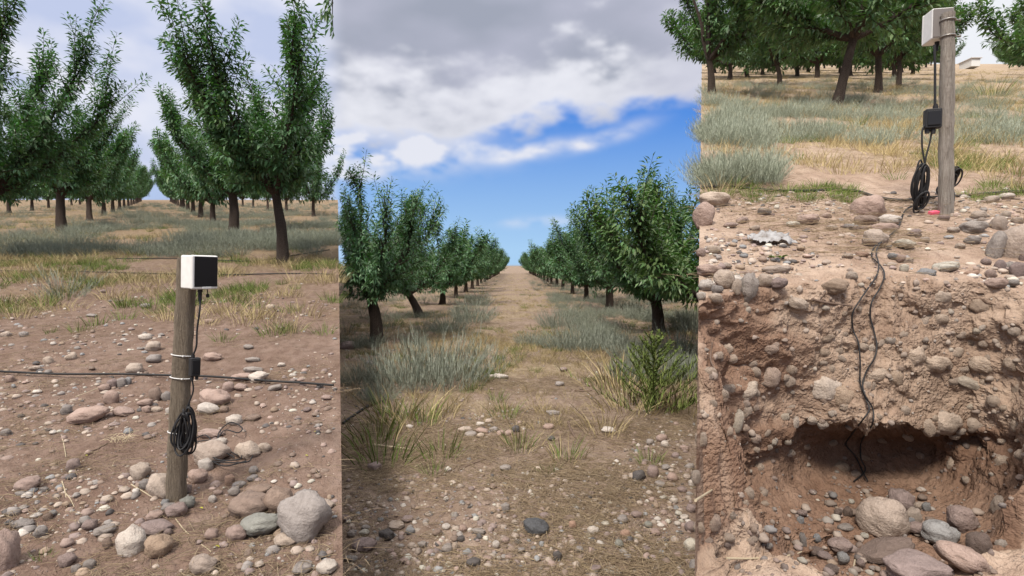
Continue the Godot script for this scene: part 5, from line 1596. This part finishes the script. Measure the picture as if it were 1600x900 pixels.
func strew_gravel() -> void:
	var palette := ["grey", "mauve", "pink", "beige", "pale", "brown", "tan", "bluish", "dark", "cream", "pink", "beige", "mauve", "brown", "dusty", "dusty"]
	var lay := func(plot: int, n: int, d0: float, d1: float, ok: Callable, s0: float, s1: float, label: String, bright: float) -> void:
		var all := scatter(plot, n, d0, d1, ok, 0.0, 1.0, true)
		for k in 4:
			var own := []
			var col := []
			for i in range(k, all.size(), 4):
				var t: Transform3D = all[i]
				var size := s0 * pow(s1 / s0, pow(rng.randf(), 2.2))
				var b := Basis(Vector3.UP, rng.randf() * TAU) * Basis.from_scale(Vector3(1.0, rng.randf_range(0.45, 0.8), rng.randf_range(0.65, 1.0)) * size)
				own.append(Transform3D(b, t.origin + Vector3.UP * size * rng.randf_range(-0.1, 0.3)))
				col.append(M.tone[palette[rng.randi() % palette.size()]] * bright * rng.randf_range(0.8, 1.15))
			many("gravel", stones_small[k], M.gravel, own, col, label, "gravel")
	lay.call(PLOT_L, 12000, 1.65, 9.0, func(x, d): return clampf(0.35 + patch(x, d, 1.6, 4.0) * 2.0 + (0.5 if absf(d - 3.9) < 0.7 else 0.0), 0.05, 1.0), 0.003, 0.032, "small gravel strewn over the soil round the post", 0.95)
	lay.call(PLOT_M, 12000, 2.8, 12.0, func(x, d): return clampf((0.85 if d < 4.7 else 0.25) + patch(x, d, 1.1, 6.0) * 1.6 + (0.7 if d < 7.6 and x / d > 0.22 else 0.0) + (0.6 if absf(d - 6.7) < 0.7 and absf(x + 0.3) < 0.9 else 0.0), 0.03, 1.0), 0.004, 0.034, "small gravel spread over the near end of the alley", 0.86)
	lay.call(PLOT_R, 7500, 2.1, 3.6, func(x, d): return clampf(0.5 + patch(x, d, 2.0, 4.0) * 1.6, 0.08, 1.0), 0.0025, 0.022, "small gravel spread over the soil above the pit", 1.1)
	# gravel in the pit's wall and on its floor
	var keys := pit_points.keys()
	for k in 4:
		var own := []
		var col := []
		for i in 330:
			var e = pit_points[keys[rng.randi() % keys.size()]]
			var p: Vector3 = e[0]
			if p.x < EDGE_R * -p.z + 0.01:
				continue
			var size := 0.0025 * pow(7.0, pow(rng.randf(), 2.0))
			own.append(Transform3D(Basis(Vector3(rng.randf() - 0.5, rng.randf() - 0.5, rng.randf() - 0.5).normalized(), rng.randf() * TAU) * Basis.from_scale(Vector3(1.0, 0.7, 0.85) * size), p + e[1] * size * 0.2))
			var low := p.y - EYE.y < -0.66
			col.append(M.tone[palette[rng.randi() % palette.size()]].lerp(M.tone.wet if low else M.tone.dusty, 0.65) * rng.randf_range(0.7, 0.95))
		for i in 60:                                   # and more of it lying loose on the floor
			var w2 := pit_place(0.42 * sqrt(rng.randf()), rng.randf() * 360.0)
			var hit: Variant = pit_hit(800.0 + w2.x / w2.y * FOCAL, 415.0 + 0.9 / w2.y * FOCAL)
			if hit != null:
				var size := 0.004 * pow(6.0, pow(rng.randf(), 1.6))
				own.append(Transform3D(Basis(Vector3.UP, rng.randf() * TAU) * Basis.from_scale(Vector3(1.0, 0.6, 0.8) * size), hit[0] + Vector3.UP * size * 0.3))
				col.append(M.tone[palette[rng.randi() % palette.size()]].lerp(M.tone.wet, 0.35) * rng.randf_range(0.6, 0.95))
		many("gravel", stones_small[k], M.gravel, own, col, "small gravel held in the wall and floor of the pit", "gravel")


# ------------------------------------------------------------------ all of it
func _ready() -> void:
	var cam := Camera3D.new()
	cam.name = "camera"
	cam.position = EYE
	cam.rotation = Vector3(-PITCH, 0, 0)
	cam.fov = rad_to_deg(2.0 * atan(450.0 / FOCAL))
	cam.near = 0.05
	cam.far = 4000.0
	add_child(cam)
	cam.current = true
	var env := Environment.new()
	env.background_mode = Environment.BG_SKY
	var sky := Sky.new()
	var pano := PanoramaSkyMaterial.new()
	pano.panorama = ImageTexture.create_from_image(make_sky())
	sky.sky_material = pano
	env.sky = sky
	env.tonemap_mode = Environment.TONE_MAPPER_LINEAR
	env.tonemap_exposure = EXPOSURE
	env.sdfgi_enabled = true
	env.ssao_enabled = true
	env.ssil_enabled = true
	var we := WorldEnvironment.new()
	we.name = "world"
	we.environment = env
	add_child(we)
	var sun := DirectionalLight3D.new()
	sun.name = "sun"
	sun.light_energy = 0.5
	sun.light_angular_distance = 14.0
	sun.light_color = Color(1.0, 0.96, 0.9)
	sun.shadow_enabled = true
	add_child(sun)
	sun.look_at_from_position(Vector3(-3.0, 8.5, 6.0), Vector3.ZERO)

	rng.seed = 4711
	bumps.seed = 3
	bumps.frequency = 0.5
	bumps.fractal_octaves = 4
	patches.seed = 9
	patches.frequency = 0.35
	patches.fractal_octaves = 4
	fine.seed = 14
	fine.frequency = 0.6
	slope[PLOT_L] = ray(800, 305).y
	slope[PLOT_M] = ray(800, 415).y
	slope[PLOT_R] = ray(800, 95).y
	drop[PLOT_R] = 3.1 * (slope[PLOT_R] - ray(1477, 333).y)
	make_materials()
	# the land
	var t0 := Time.get_ticks_msec()
	var base := Shape.new()
	for e in [[-3000, 600], [3000, 600], [-3000, -3500], [3000, -3500]]:
		base.v.append(Vector3(e[0], -0.75, e[1]))
		base.c.append(Color(0.33, 0.26, 0.17))
	base.tri(0, 1, 2)
	base.tri(1, 3, 2)
	base.n.resize(4)
	base.n.fill(Vector3.UP)
	struct("plain", base.done(), M.soil)
	struct("ground_with_post", fan(PLOT_L, -1.9, EDGE_L, 330, 0.9, 170.0, 330), M.soil)
	struct("alley_ground", fan(PLOT_M, -0.6, 0.65, 260, 2.2, 1500.0, 300), M.soil)
	struct("ground_above_pit", fan(PLOT_R, EDGE_R, 1.7, 300, 0.9, 150.0, 280), M.soil)
	struct("bank_by_post", cut_side(PLOT_L, EDGE_L, 0.9, 170.0, 320), M.soil)
	struct("bank_by_pit", cut_side(PLOT_R, EDGE_R, 0.8, 150.0, 320), M.soil)
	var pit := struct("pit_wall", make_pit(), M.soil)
	print("land ", Time.get_ticks_msec() - t0)
	lay_stones()
	lay_wall_stones(pit)
	strew_gravel()
	print("stones ", Time.get_ticks_msec() - t0, " n ", n_stones, " embedded ", n_embedded)
	plant_trees()
	print("trees ", Time.get_ticks_msec() - t0)
	plant_grass()
	print("grass ", Time.get_ticks_msec() - t0)
	build_left_post()
	build_right_post()
	build_hoses()
	build_small_things()
	settle_labels()
	print("done ", Time.get_ticks_msec() - t0)
